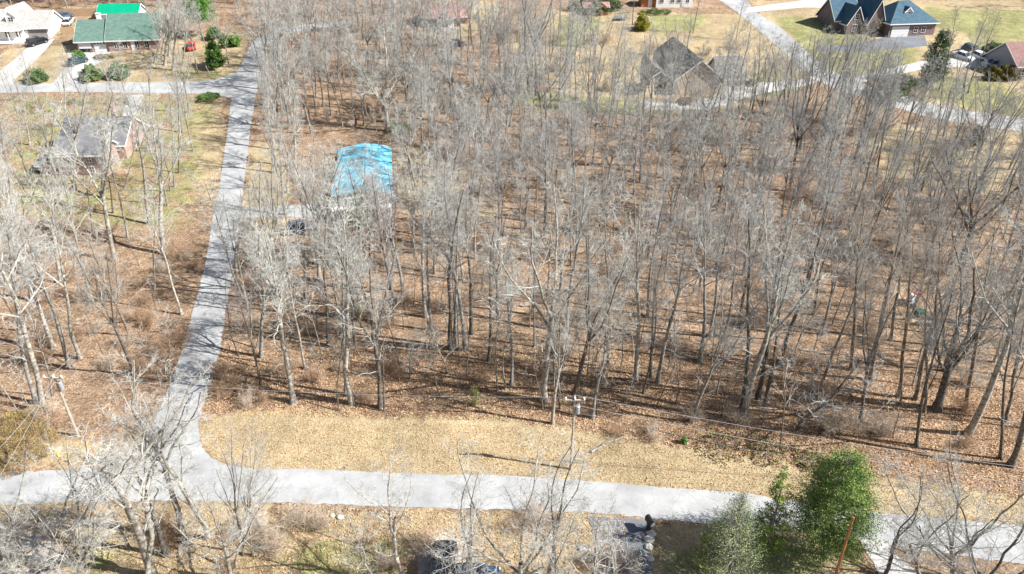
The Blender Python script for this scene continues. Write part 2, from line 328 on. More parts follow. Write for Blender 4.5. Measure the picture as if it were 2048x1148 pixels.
strip('lane',[(1425,-8),(1475,25),(1540,80),(1590,125),(1630,158),(1680,182),(1760,205),(1860,236),(1960,252),(2048,264),(2300,300)],
 [(1490,-8),(1505,20),(1560,55),(1620,108),(1660,140),(1700,160),(1760,176),(1860,207),(1960,226),(2048,236),(2300,262)],M['asphalt'],seed=4)
strip('far_road',[(1490,26),(1610,15),(1660,16),(1700,14)],[(1495,16),(1590,3),(1650,-6),(1690,-8)],M['concrete'],lift=.034,seed=5)
strip('driveway_white_house',[(64,86),(45,104),(22,125),(0,142),(-40,168)],[(110,77),(88,104),(60,130),(38,150),(25,169)],M['concrete'],lift=.034,jit=.03,seed=6)
strip('driveway_green_house',[(134,106),(140,125),(125,145),(104,166)],[(222,104),(212,122),(170,138),(160,167)],M['concrete'],lift=.034,jit=.03,seed=7)
strip('driveway_grey_house',[(255,190),(250,212),(244,236)],[(286,190),(280,214),(266,236)],M['concrete'],lift=.034,jit=.03,seed=8)
strip('driveway_tarp_house',[(478,414),(560,412),(640,408),(700,404)],[(472,438),(560,434),(640,434),(700,432)],M['asphalt'],lift=.034,seed=9)
strip('driveway_tan_house',[(1650,146),(1600,160),(1540,164),(1490,166),(1440,190),(1380,207),(1330,206),(1280,203)],[(1660,156),(1610,172),(1540,184),(1490,196),(1450,212),(1390,220),(1340,222),(1286,217)],M['concrete'],lift=.034,seed=10)
strip('driveway_slate_house',[(1630,92),(1700,90),(1780,72),(1850,72)],[(1640,102),(1720,103),(1800,98),(1855,92)],M['dark_asphalt'],lift=.034,seed=11)
strip('driveway_plum_house',[(1700,156),(1760,140),(1840,124),(1885,112),(1930,108),(1990,120)],[(1712,168),(1780,152),(1850,138),(1900,134),(1960,136),(2010,136)],M['concrete'],lift=.037,seed=12)
strip('driveway_dark',[(1170,1030),(1190,1070),(1190,1110),(1180,1180)],[(1310,1040),(1296,1070),(1300,1110),(1310,1180)],M['dark_asphalt'],lift=.034,seed=13)
strip('driveway_front_right',[(1715,1074),(1730,1100),(1770,1170)],[(1770,1084),(1800,1120),(1870,1170)],M['concrete'],lift=.034,seed=14)
strip('gravel_pad',[(0,1108),(40,1112),(60,1140),(60,1190)],[(0,1062),(70,1062),(120,1090),(120,1190)],M['gravel'],lift=.02,seed=15)
strip('parking_pad',[(838,1085),(836,1148),(830,1200)],[(945,1085),(962,1148),(970,1200)],M['gravel'],lift=.02,seed=16)
# ---------------------------------------------------------------- buildings
def block(root,x0,x1,y0,y1,hw,rise,wall,roof,ridge='x',ov=.4,z=0,trim=True,deep=2.5,wname='wall',rname='roof'):
    if ridge=='x': a0,a1,b0,b1=x0,x1,y0,y1
    else: a0,a1,b0,b1=y0,y1,x0,x1
    bm=(b0+b1)/2; s=rise/(bm-b0)
    wl=MB().extr([(b0,z-deep),(b1,z-deep),(b1,z+hw),(bm,z+hw+rise),(b0,z+hw)],a0,a1,ridge).obj(wname,wall,root)
    rf=MB(); t=.17; e=.015
    for sg in(-1,1):
        b=b0-ov if sg<0 else b1+ov
        pr=[(b,z+hw-ov*s+e),(bm,z+hw+rise+e),(bm,z+hw+rise+e+t),(b,z+hw-ov*s+e+t)]
        rf.extr(pr,a0-ov,a1+ov,ridge)
    r=rf.obj(rname,roof,root)
    if trim:
        f=MB()
        for sg in(-1,1):
            b=b0-ov if sg<0 else b1+ov; c=b-.05 if sg<0 else b+.05
            f.extr([(b,z+hw-ov*s-.06),(c,z+hw-ov*s-.06),(c,z+hw-ov*s+e+t-.01),(b,z+hw-ov*s+e+t-.01)],a0-ov,a1+ov,ridge)
        for a in(a0-ov-.04,a1+ov+.003):
            for sg in(-1,1):
                b=b0-ov if sg<0 else b1+ov
                f.extr([(b,z+hw-ov*s-.08),(bm,z+hw+rise-.08),(bm,z+hw+rise+t+e-.01),(b,z+hw-ov*s+t+e-.01)],a,a+.037,ridge)
        f.obj('fascia',M['trim'],root)
    return wl,r
def window(root,x,y,z,w_,h,face='-y',n=(2,2),fr=None):
    t=.07; f=MB(); p=MB()
    def bx(m,a0,a1,z0,z1,d0,d1):
        if face=='-y': m.box(a0,a1,y-d1,y-d0,z0,z1)
        elif face=='+x': m.box(x+d0,x+d1,a0,a1,z0,z1)
        elif face=='-x': m.box(x-d1,x-d0,a0,a1,z0,z1)
    c=x if face=='-y' else y
    a0,a1=c-w_/2,c+w_/2
    bx(f,a0-t,a0,z-t,z+h+t,.002,.08);bx(f,a1,a1+t,z-t,z+h+t,.002,.08);bx(f,a0,a1,z-t,z,.002,.08);bx(f,a0,a1,z+h,z+h+t,.002,.08)
    for i in range(1,n[0]): bx(f,a0+w_*i/n[0]-.02,a0+w_*i/n[0]+.02,z,z+h,.03,.07)
    for i in range(1,n[1]): bx(f,a0,a1,z+h*i/n[1]-.02,z+h*i/n[1]+.02,.03,.066)
    fo=f.obj('window',fr or M['trim'],root); bx(p,a0+.003,a1-.003,z+.003,z+h-.003,.004,.028); p.obj('pane',M['glass'],fo); return fo
def garage_door(root,x,y,w_,h,lights=True,m=None,open_=0):
    d=MB(); n=4
    for i in range(n):
        z0=open_+ (h-open_)*i/n; d.box(x-w_/2,x+w_/2,y-.09,y-.01,z0+.015,z0+(h-open_)/n-.015)
    d.box(x-w_/2+.01,x+w_/2-.01,y-.05,y-.005,open_,h-.01)
    o=d.obj('garage_door',m or M['door_white'],root)
    if lights:
        p=MB()
        for i in range(4): xc=x-w_/2+w_*(i+.5)/4; p.box(xc-.22,xc+.22,y-.1,y-.088,h-.5,h-.15)
        p.obj('pane',M['glass'],o)
    if open_: MB().box(x-w_/2+.02,x+w_/2-.02,y-.02,y-.004,.02,open_).obj('opening_shade_panel',M['black'],root)  # flat black sheet paints the shaded inside below the raised door
    return o
def chimney(root,x,y,z0,z1,w_,m):
    c=MB().box(x-w_/2,x+w_/2,y-w_/2,y+w_/2,z0,z1).box(x-w_/2-.08,x+w_/2+.08,y-w_/2-.08,y+w_/2+.08,z1,z1+.15).obj('chimney',m,root); return c
def dormer(root,x,y,z,w_,h,rise,dp,wall,roof,arch=False):
    block(root,x-w_/2,x+w_/2,y,y+dp,h,rise,wall,roof,'y',ov=.2,z=z,deep=.6,wname='dormer_wall',rname='dormer_roof')
    window(root,x,y,z+.35,w_*.5,h*.62)
def house(px,py,rz,label,cat='house',name='house',**k):
    x,y,z=at(px,py); return empty(name,(x,y,z),R(rz),label=label,cat=cat,**k)
# green-roofed house with two garage doors
h=house(191,104,9,'brick house with green shingle roof and two garage doors under a tree shadow')
block(h,-3.5,3.1,0,10,2.45,3.5,M['brick'],M['greenroof']); block(h,3.12,14.2,-.3,11.2,2.6,4.5,M['brick'],M['greenroof'])
garage_door(h,-1.85,0,2.6,2.2,False,open_=.8); garage_door(h,1.35,0,2.6,2.2)
for x_ in(4.9,6.8,9.3,11.4): window(h,x_,-.3,.7,.9,1.35)
window(h,14.2,2.5,.9,1.0,1.4,'+x'); window(h,14.2,7.5,.9,1.0,1.4,'+x'); window(h,14.2,5.4,4.0,.9,1.2,'+x')
MB().box(8.0,8.9,-.38,-.31,0,2.1).obj('door',M['white'],h)
chimney(h,.6,5.8,3.5,7.2,.8,M['white'])
st=MB()
for i in range(5): st.box(7.3,9.7,-.6-.3*(5-i),-.35,-.6+i*.12,-.6+(i+1)*.12-.01)
st.obj('front_steps',M['brick'],h)
# green metal outbuilding behind it
o=house(247,38,6,'outbuilding with bright green metal roof and white gable behind the green shingle house','shed','outbuilding')
bz=o.location.z; hh=zpx(o.location.y-3,27)-bz
block(o,-4.6,4.6,-2.6,2.9,hh,1.6,M['white'],M['metalgreen'])
window(o,4.6,0,hh-1.6,1,1,'+x'); window(o,-2,-2.6,hh-1.7,1.2,1,'-y')
# white house with dormers, garage wing
h=house(72,79,9,'white house with warm grey roof, two dormers and an open garage bay')
block(h,-9.8,-1.9,-.6,9.4,2.7,3.3,M['white'],M['warmroof']); block(h,-1.85,3.3,.2,9.6,2.6,2.9,M['white'],M['warmroof'])
block(h,-9.0,-3.8,5.0,14,2.8,3.4,M['white'],M['warmroof'],'y')
dormer(h,-4.3,.8,3.6,2.1,1.5,1.1,3.4,M['white'],M['warmroof']); dormer(h,-7.9,.8,3.6,2.1,1.5,1.1,3.4,M['white'],M['warmroof'])
MB().box(-1.3,2.8,.13,.19,.05,2.2).obj('bay_shade_panel',mat('bay_shade_grey',(.3,.29,.28),.9),h)  # flat panel on the wall, the open bay's inner shade put into its grey
for x_ in(-3.1,-5.4,-7.6): window(h,x_,-.6,.8,.9,1.4)
po=MB(); po.box(-9.7,-2.2,-2.2,-.62,-.4,.12)
for x_ in(-9.5,-7.1,-4.7,-2.4): po.box(x_-.08,x_+.08,-2.1,-1.94,.12,2.3)
po.box(-9.8,-2.1,-2.3,-.9,2.3,2.42); po.obj('porch',M['white'],h)
window(h,-1.9,3.8,4.0,.8,1.0,'+x')
# grey-roofed brick house among the lawn trees
h=house(168,350,3,'two-storey brick house with dark grey roof standing among bare trees on the left lawn')
block(h,-3.8,3.9,0,5.2,3.6,1.7,M['brick'],M['greyroof']); 
block(h,-5.6,5.2,5.25,15.2,3.4,3.2,M['brick'],M['greyroof'])
block(h,-7.4,-3.85,.8,5.0,1.6,1.0,M['brick'],M['greyroof'],'x')
for x_,z_ in((-1.6,2.2),(-1.6,.4),(1.6,2.2),(1.6,.4)): window(h,x_,0,z_,.8,1.0)
window(h,3.9,2.6,1.9,.8,1.1,'+x'); window(h,5.2,10,1.2,1,1.2,'+x'); chimney(h,1.8,11.8,5,8.2,.7,M['brick'])
# blue tarp house
h=house(727,432,9,'low house with its whole roof covered in a bright blue tarp')
block(h,-4.2,4.3,1.6,22,2.9,.85,M['white'],M['tarp'],'y',trim=False)
block(h,-4.5,4.3,-.4,1.58,2.0,.5,M['white'],M['greyroof'],'x',ov=.25)
chimney(h,5.1,3.6,-1.5,3.6,.8,M['brick'])
for x_ in(-2.6,0.3,2.8): window(h,x_,-.4,.6,.9,1.1)
pr=MB()
for x_ in(-4.3,-1.5,1.3,4.1): pr.box(x_-.07,x_+.07,-1.5,-1.36,-1,1.75)
pr.box(-4.5,4.3,-1.6,-.42,1.75,1.87); pr.obj('porch',M['white'],h)
# tan brick house
h=house(1394,190,3,'tan brick house with brown roof, big front gable and white garage front')
block(h,-4.7,4.7,0,22,3.2,3.6,M['tanbrick'],M['tanroof'],'y',ov=.5)
block(h,4.72,10,1.2,10.5,2.9,3.2,M['tanbrick'],M['tanroof'],'x',ov=.4)
block(h,-8.6,-4.72,5,19,2.2,1.3,M['tanbrick'],M['tanroof'],'y',ov=.3)
garage_door(h,7.2,1.2,4.6,2.3,False,M['white']); window(h,10,5,.8,1.2,1.3,'+x')
# slate-roofed house top right
h=house(1795,74,9,'brick house with slate blue hip roof, dormer and steep gables beside a dark driveway')
def hip(root,x0,x1,y0,y1,hw,rise,inset,wall,roof):
    MB().box(x0,x1,y0,y1,-2.5,hw).obj('wall',wall,root); o_=.5; ym=(y0+y1)/2
    v=[(x0-o_,y0-o_,hw),(x1+o_,y0-o_,hw),(x1+o_,y1+o_,hw),(x0-o_,y1+o_,hw),(x0+inset,ym,hw+rise),(x1-inset,ym,hw+rise)]
    MB().add(v,[(0,1,5,4),(1,2,5),(2,3,4,5),(3,0,4),(3,2,1,0)]).obj('roof',roof,root)
    MB().box(x0-o_,x1+o_,y0-o_-.06,y0-o_-.003,hw-.2,hw+.03).box(x1+o_+.003,x1+o_+.06,y0-o_,y1+o_,hw-.2,hw+.03).box(x0-o_-.06,x0-o_-.003,y0-o_,y1+o_,hw-.2,hw+.03).obj('fascia',M['trim'],root)
hip(h,-2.6,9.2,0,11,3.0,4.2,4.5,M['darkbrick'],M['blueroof'])
block(h,-6.8,-2.62,2.5,15,3.2,4.6,M['darkbrick'],M['blueroof'],'y'); block(h,-13,-6.82,6,14,3.2,4.2,M['darkbrick'],M['blueroof'],'x')
block(h,-11.5,-7.6,3.2,9,3.0,3.4,M['darkbrick'],M['blueroof'],'y')
dormer(h,2.8,2.2,4.0,1.7,1.3,.8,2.8,M['white'],M['blueroof'])
garage_door(h,.2,0,4.4,2.4,False); window(h,6.2,0,.9,1,1.2); window(h,4.2,0,.9,.9,1.2); window(h,-9.5,3.2,1.0,1.2,1.5); window(h,-9.5,3.2,3.6,1,1.1)
# red-roofed house top centre
h=house(884,58,4,'small house with faded red roof and white lean-to front seen through bare trees')
block(h,-4.6,4.2,1.2,9,2.6,2.4,M['darkbrick'],M['redroof']); block(h,4.22,6.6,3,8,2.4,1.6,M['brick'],M['redroof'])
MB().box(-1.0,2.9,-1.2,1.18,-.5,2.1).obj('lean_to',M['white'],h)
MB().hexa([(-1.2,-1.5,2.12),(3.1,-1.5,2.12),(3.1,1.15,2.5),(-1.2,1.15,2.5),(-1.2,-1.5,2.24),(3.1,-1.5,2.24),(3.1,1.15,2.62),(-1.2,1.15,2.62)]).obj('lean_to_roof',M['greyroof'],h)
window(h,.9,-1.2,.7,1.2,.8); window(h,-3,1.2,.9,1,1.1)
# far buildings at the top edge
h=house(1347,15,2,'long white mobile home with a row of dark windows at the top edge','mobile home','mobile_home')
block(h,-4.6,4.8,0,4.2,2.7,.6,M['white'],M['warmroof'],ov=.15)
for x_ in(-3.2,-.4,1.2,3.4): window(h,x_,0,1.2,.9,.8)
MB().box(2,2.9,-.1,-.01,.2,2.2).obj('door',M['door_white'],h)
h=house(1300,14,3,'small brown timber building left of the white mobile home','shed','shed')
block(h,-2.3,1.7,0,4,2.3,1,M['redpole'],M['plumroof']); MB().box(-.6,.4,-.08,-.01,0,2).obj('door',M['door_white'],h)
h=house(1187,30,3,'rusty red shed with a pale door near the top edge','shed','shed')
block(h,-2.3,3.6,0,4,1.9,.7,M['redpole'],M['redroof']); MB().box(-1,.6,-.3,-.02,-.2,1.6).obj('door',M['zinc'],h)
h=house(2062,158,6,'house corner with plum brown roof at the right edge behind a clipped hedge')
block(h,-4,9,0,10,2.8,3.6,mat('grey_siding',(.3,.3,.33),.7,var=.06),M['plumroof']); window(h,-2.2,0,.8,1.2,1.2); window(h,-4,4,.8,1.2,1.2,'-x')
# house far behind the fence, top-left
h=house(20,6,3,'grey building half hidden behind trunks in the top left corner','building','building')
block(h,-6,9,0,7,2.4,1.6,M['darkbrick'],M['greyroof']); window(h,2,0,.6,1.2,1); window(h,-2,0,.6,1.2,1)
# wooden fences
def fence(pts,label,hgt=1.8,cap=''):
    P_=[Vector(at(*p)) for p in pts]; r=empty('wooden_fence',P_[0],label=label,cat='fence')
    pan=MB()
    for a,b in zip(P_[:-1],P_[1:]):
        L=(b-a).length; n=max(1,round(L/2.4)); d=(b-a).normalized(); nrm=Vector((d.y,-d.x,0)).normalized()*.02
        for i in range(n):
            p=a+(b-a)*i/n-P_[0]; q=a+(b-a)*(i+1)/n-P_[0]
            k=14
            for j in range(k):
                u=p+(q-p)*(j+.06)/k; v=p+(q-p)*(j+.94)/k; z=Vector((0,0,hgt-.03*((j*7+i)%3)))
                pan.hexa([tuple(c) for c in(u-nrm,v-nrm,v+nrm,u+nrm,u-nrm+z,v-nrm+z,v+nrm+z,u+nrm+z)])
            MB().box(-.06,.06,-.06,.06,-.4,hgt+.12).obj('post',M['wood'],r,loc=tuple(p-nrm*4))
            for zz in(.4,1.4):
                rl=MB(); u=p-nrm*2.2;v=q-nrm*2.2; rl.hexa([tuple(c+Vector((0,0,zz+dz))) for dz in(0,.09) for c in(u-nrm,v-nrm,v+nrm,u+nrm)]); rl.obj('rail',M['wood'],r)
    pan.obj('fence_boards',M['wood'],r); return r
fence([(56,36),(120,34),(200,31)],'weathered wooden board fence running along the woods behind the white house')
fence([(198,31),(197,36),(210,38)],'short tan board fence section behind the green shingle house')
fence([(124,70),(150,68)],'short wooden fence between the white house and the green shingle house')
def rail_fence(a,b,label):
    A=Vector(at(*a));B=Vector(at(*b)); r=empty('pen_frame',A,label=label,cat='frame'); d=B-A
    for i in range(4):
        p=d*i/3; MB().box(-.06,.06,-.06,.06,-.3,1.5).obj('post',M['pole'],r,loc=tuple(p))
    for z in(.75,1.4):
        m_=MB().cyl((0,0,z),tuple(d+Vector((0,0,z))),.05,.05,6); m_.obj('rail',M['pole'],r)
rail_fence((1244,27),(1266,26),'pale timber frame standing on the grass behind the olive cedar')
# ---------------------------------------------------------------- vehicles
def loft(sec,n=None):
    m=MB(); k=len(sec[0]); v=[p for s in sec for p in s]
    f=[(i*k+j,i*k+(j+1)%k,(i+1)*k+(j+1)%k,(i+1)*k+j) for i in range(len(sec)-1) for j in range(k)]
    f+=[list(range(k))[::-1],[ (len(sec)-1)*k+j for j in range(k)]]
    return m.add(v,f)
def car(px,py,rz,paint,label,suv=False,pickup=False,scale=1,off=(0,0)):
    x,y,z=at(px,py); x+=off[0];y+=off[1]; z=tz(x,y); s=.198 and (tz(x,y+1)-tz(x,y-1))/2
    r=empty('parked_car',(x,y,z+.03),0,label=label,cat='car'); r.scale=(scale,)*3
    mt=Matrix.Rotation(math.atan(s),4,'X')@Matrix.Rotation(R(rz),4,'Z'); r.rotation_euler=mt.to_euler()
    top=1.75 if suv else 1.45; belt=1.05 if suv else .9
    def sec(x_,z0,z1,w_): return [(x_,-w_*.92,z0),(x_,w_*.92,z0),(x_,w_,z0+.2),(x_,w_,(z0+z1)/2),(x_,w_*.95,z1-.05),(x_,w_*.86,z1),(x_,-w_*.86,z1),(x_,-w_*.95,z1-.05),(x_,-w_,(z0+z1)/2),(x_,-w_,z0+.2)]
    hd=belt-.08
    body=loft([sec(-2.3,.42,belt-.18,.72),sec(-2.22,.3,belt-.06,.84),sec(-1.9,.26,belt,.9),sec(-.6,.24,belt,.92),sec(.7,.24,belt,.92),sec(1.5,.24,hd-.02,.9),sec(2.05,.28,hd-.12,.85),sec(2.26,.34,hd-.25,.74)])
    body.obj('body',paint,r,smooth=False)
    def cs(x_,z0,z1,w0,w1): return [(x_,-w0,z0),(x_,w0,z0),(x_,(w0+w1)/2,(z0+z1)/2),(x_,w1,z1),(x_,-w1,z1),(x_,-(w0+w1)/2,(z0+z1)/2)]
    b=belt-.01; bk=-2.05 if suv else -1.75
    gl=loft([cs(bk,b-.02,b+.02,.8,.8),cs(bk+(.25 if suv else .6),b-.02,top-.06,.84,.66),cs(-.2,b-.02,top-.03,.85,.68),cs(.35,b-.02,top-.08,.84,.66),cs(1.1,b-.02,b+.02,.8,.78)])
    if pickup: gl=loft([cs(-.75,b-.02,b+.02,.8,.8),cs(-.6,b-.02,top-.06,.84,.66),cs(.35,b-.02,top-.06,.84,.66),cs(1.1,b-.02,b+.02,.8,.78)])
    gl.obj('windows',M['glass'],r)
    x0=(-.62 if pickup else bk+(.2 if suv else .58)); rs=[(x_,w_) for x_,w_ in((x0,.62),(-.2,.69),(.38,.65))]
    ro=MB(); v=[];
    for x_,w_ in rs: v+=[(x_,-w_,top-.06),(x_,w_,top-.06),(x_,w_*.9,top),(x_,-w_*.9,top)]
    ro.add(v,[(0,1,2,3)[::-1],(8,9,10,11)]+[(i*4+j,i*4+(j+1)%4,(i+1)*4+(j+1)%4,(i+1)*4+j) for i in range(2) for j in range(4)]); ro.obj('roof',paint,r)
    pil=MB()
    for s_ in(-1,1):
        for xx0,xx1 in((x0-.15,x0+.02),(-.25,-.2),(.4,1.05)):
            pil.cyl((xx0 if xx0<0 else 1.06,s_*.83,b),(xx1 if xx0<0 else .4,s_*.67,top-.05),.035,.035,5)
    pil.obj('pillars',paint,r)
    for xw in(-1.4,1.42):
        for s_ in(-1,1):
            wo=MB().cyl((xw,s_*.72,.33),(xw,s_*.935,.33),.33,.33,16).obj('wheel',M['tyre'],r)
            MB().cyl((xw,s_*.9,.33),(xw,s_*.945,.33),.2,.18,10).obj('rim',M['rim'],wo)
    for s_ in(-1,1):
        MB().box(2.1,2.27,s_*.62-.14,s_*.62+.14,hd-.38,hd-.2).obj('headlight',M['lamp'],r)
        MB().box(-2.32,-2.2,s_*.66-.1,s_*.66+.1,belt-.35,belt-.15).obj('tail_light',M['tail'],r)
    return r
car(77,88,52,M['car_black'],'black SUV parked on the concrete drive before the open garage',suv=True)
car(128,47,100,M['car_silver'],'pale car seen end-on beside the white house gable',off=(1.3,0))
car(121,36,60,M['car_blue'],'dark blue car behind the white garage wing',off=(1.2,0))
car(156,127,50,M['car_teal'],'dark teal car on the drive in front of the green shingle house garage')
car(1925,117,-55,M['car_silver'],'silver car at the left of three on the pale pad, nose towards the lane')
car(1942,106,-60,M['car_teal'],'dark green car parked at the back of the pale pad',suv=True)
car(1957,117,-65,M['car_white'],'white car half hidden by two tree trunks on the pale pad')
car(1984,134,176,M['car_silver'],'silver estate car with long side windows parked beside the clipped hedge',suv=True).rotation_euler
car(607,462,20,M['car_blue'],'dark blue car under the bare trees beside the tarp house drive',suv=True)
car(384,96,110,M['red'],'red car half hidden under bare branches right of the green shingle house')
car(912,92,8,M['car_black'],'dark car on the leaf litter below the red roofed house')
car(886,1146,88,M['car_black'],'large black SUV parked on the pale pad at the bottom edge',suv=True,scale=1.12)
car(944,1163,2,M['car_blue'],'dark blue car just cut by the bottom edge right of the black SUV')
# ---------------------------------------------------------------- street furniture
def pole(bx,by,tx_,ty,label,m,arm=True,trans=1,r0=.13,ground=None):
    x,y,z=at(bx,by); zt=zpx(y,ty); hgt=zt-z
    dep=y*math.cos(P)-(zt-H)*math.sin(P); xt=(tx_-1024)/F*dep
    r=empty('utility_pole',(x,y,z),label=label,cat='utility pole')
    t=Vector((xt-x,0,hgt)); MB().cyl((0,0,-.5),tuple(t),r0,r0*.65,10).obj('shaft',m,r)
    if arm:
        c=t-Vector((0,0,.35)); MB().box(-.9,.9,-.2,-.09,-.06,.06).obj('crossarm',M['pole'],r,loc=tuple(c))
        for dx in(-.8,0,.8): MB().cyl((dx,-.15,.06),(dx,-.15,.3),.05,.07,8).cyl((dx,-.15,.16),(dx,-.15,.2),.09,.09,8).obj('insulator',M['trim'],r,loc=tuple(c))
    for i in range(trans):
        c=t*(.83)+Vector((0.30 if i%2==0 else -.30,0,0)); ob=MB().cyl((0,0,-.45),(0,0,.35),.21,.21,14).cyl((0,0,.35),(0,0,.41),.23,.17,14).obj('transformer',M['zinc'],r,loc=tuple(c))
        MB().cyl((.1,0,.45),(.1,0,.75),.04,.03,8).obj('bushing',M['trim'],ob)
    return r,Vector((xt,y,zt))
u1,t1=pole(1141,938,1150,792,'pale grey utility pole with transformer on the mowed verge, tops out before the woods',M['pole'])
u1.children[-2 if False else 0]
u2,t2=pole(156,872,106,748,'utility pole with crossarm and transformer left of the side road',M['pole'],r0=.15)
u3,t3=pole(1652,1215,1707,1034,'reddish bare pole leaning beside the big green conifer',M['redpole'],arm=False,trans=0,r0=.12)
u4,t4=pole(75,163,60,127,'thin pale pole beside the round shrub on the upper road',M['pole'],arm=False,trans=0,r0=.12)
u5,t5=pole(420,147,411,131,'short leaning pale post beside the upper road junction',M['pole'],arm=False,trans=0,r0=.1)
def wire(a,b,sag,label,r=.012,m='wire',n=24):
    a=Vector(a);b=Vector(b); m_=MB(); pts=[]
    for i in range(n+1):
        t=i/n; p=a.lerp(b,t); p.z-=sag*4*t*(1-t); pts.append(p)
    V=[];k=5
    for i,p in enumerate(pts):
        t=(pts[min(n,i+1)]-pts[max(0,i-1)]).normalized();u=t.orthogonal().normalized();w_=t.cross(u)
        for j in range(k): V.append(tuple(p+r*(math.cos(2*math.pi*j/k)*u+math.sin(2*math.pi*j/k)*w_)))
    f=[(i*k+j,i*k+(j+1)%k,(i+1)*k+(j+1)%k,(i+1)*k+j) for i in range(n) for j in range(k)]
    m_.add(V,f).obj('power_line',M[m],None,label=label,cat='power line')
def pt(px,py,y): # point above ground line y metres out, seen at that pixel
    z=zpx(y,py); dep=y*math.cos(P)-(z-H)*math.sin(P); return Vector(((px-1024)/F*dep,y,z))
wire(t1+Vector((0,0,.1)),pt(2300,965,t1.y-4),.7,'upper pale wire running right from the transformer pole across the woods edge')
wire(t1+Vector((0,0,-1.0)),pt(2300,1003,t1.y-4),.7,'lower pale wire running right from the transformer pole behind the big conifer')
wire(t1+Vector((0,0,-.1)),t2+Vector((0,0,-.1)),.8,'pale wire strung between the two transformer poles above the verge edge')
wire(t1+Vector((0,0,-1.8)),pt(2300,1040,t1.y-4),.7,'lowest dark cable running right from the transformer pole','.02' and .022,'blackwire')
wire(t2,pt(420,415,108),.9,'pale wire running from the left transformer pole up along the side road')
wire(t2+Vector((0,0,-.8)),pt(-120,1010,36),.5,'pale wire dropping from the left transformer pole to the bottom left')
wire(t2+Vector((0,0,-.2)),pt(-60,1040,34),.5,'second pale wire dropping from the left pole to the bottom left corner')
# mailbox post with box and stone, white guy post, marker
x,y,z=at(1297,1062)
r=empty('mailbox',(x,y,z+.04),R(20),label='black mailbox on a stout post at the mouth of the dark drive',cat='mailbox')
MB().box(-.16,.16,-.16,.16,0,1.0).obj('post',M['black'],r); 
mbx=[(.24*math.cos(a),1.3+.26*math.sin(a)) for a in np.linspace(0,math.pi,9)]; MB().extr([(-.24,1.02)]+[(p,q) for p,q in mbx[::-1]]+[(.24,1.02)],-.45,.45,'y').obj('box',M['black'],r)
MB().box(-.2,.2,-.47,-.452,1.06,1.4).obj('door',M['zinc'],r); MB().box(.25,.27,.0,.28,1.2,1.3).obj('flag',M['red'],r)
def post(px,py,hh,m,label,cat='post',name='marker_post',w_=.06):
    x,y,z=at(px,py); return MB().cyl((0,0,-.2),(0,0,hh),w_,w_*.9,8).cyl((0,0,hh),(0,0,hh+.06),w_*1.15,w_*.5,8).obj(name,m,None,(x,y,z),label=label,cat=cat)
post(118,912,.75,M['yellow'],'bright yellow marker post beside the olive bush',w_=.12)
post(190,912,1.1,M['redpole'],'rusty brown marker post on the left verge')
post(140,1004-80,.5,M['pole'],'short pale stake on the left verge')
post(1682,557-120,.9,M['bark'],'dark stump standing in the open leaf litter right of the woods','stump','stump',.16)
post(437,131,1.0,M['white'],'thin white post under the dark green holly')
for i,(px,py,s_,lb) in enumerate([(665,1032,.22,'pale boulder on the road edge below the road, left one'),(680,1035,.28,'larger pale boulder right beside the left one'),(1302,1068,.35,'uppermost stone of the dark drive edging'),(1298,1080,.4,'second stone of the drive edging from the mailbox'),(1297,1095,.35,'third stone of the drive edging from the mailbox'),(1165,1097,.35,'pale stone on the litter left of the dark drive'),(1300,1118,.3,'last stone of the drive edging, nearest the bottom')]):
    x,y,z=at(px,py); rg=random.Random(i); m_=MB(); 
    ico=bpy.data.meshes.new('t'); import bmesh
    bm=bmesh.new(); bmesh.ops.create_icosphere(bm,subdivisions=2,radius=1)
    v=[((p.co.x+rg.uniform(-.12,.12))*s_*1.2,(p.co.y+rg.uniform(-.12,.12))*s_,(p.co.z+rg.uniform(-.12,.12))*s_*.7) for p in bm.verts]; f=[[q.index for q in fc.verts] for fc in bm.faces]; bm.free()
    m_.add(v,f).obj('boulder',M['rock'],None,(x,y,z+s_*.2),label=lb,cat='rock')
# toys and bench in the right woods; boards by the tarp house
def play(px,py,label,parts):
    x,y,z=at(px,py); r=empty('play_set',(x,y,z),R(20),label=label,cat='play equipment')
    for n_,m_,b in parts: MB().box(*b).obj(n_,M[m_],r)
    return r
play(1822,607,'small plastic play set in red, white and blue panels among the right woods',[('slide','zinc',(-.9,-.5,-.3,.2,.0,.9)),('tower','white',(-.4,.1,-.3,.3,0,1.4)),('canopy','red',(.15,1.1,-.35,.4,1.2,1.5)),('panel','teal',(.35,.42,-.3,.3,.3,1.2)),('step','blue',(-.6,-.1,-.9,-.35,0,.4))])
play(1838,628,'dark green plastic tub lying beside the play set',[('tub','teal',(-.5,.5,-.4,.4,0,.5)),('lid','teal',(-.55,.55,-.45,.45,.503,.56))])
def bench(px,py,label,m='pole'):
    x,y,z=at(px,py); r=empty('bench',(x,y,z),R(-8),label=label,cat='bench')
    s=MB(); 
    for i in range(3): s.box(-1.0,1.0,-.3+.2*i,-.13+.2*i,.42,.47)
    s.obj('seat',M[m],r)
    for s_ in(-.8,.8): MB().box(s_-.05,s_+.05,-.25,.28,-.1,.417).obj('leg',M[m],r)
bench(1846,650,'low wooden bench beneath the play set in the right woods')
x,y,z=at(668,408); r=empty('ladder',(x,y,z),R(-15),label='yellow ladder lying beside the tarp house',cat='ladder')
for s_ in(-.22,.22): MB().box(-2,2,s_-.04,s_+.04,.5,.6).obj('rail',M['yellow'],r)
rg_=MB()
for i in range(9): rg_.box(-1.8+i*.45,-1.74+i*.45,-.18,.18,.53,.57)
rg_.obj('rungs',M['yellow'],r)
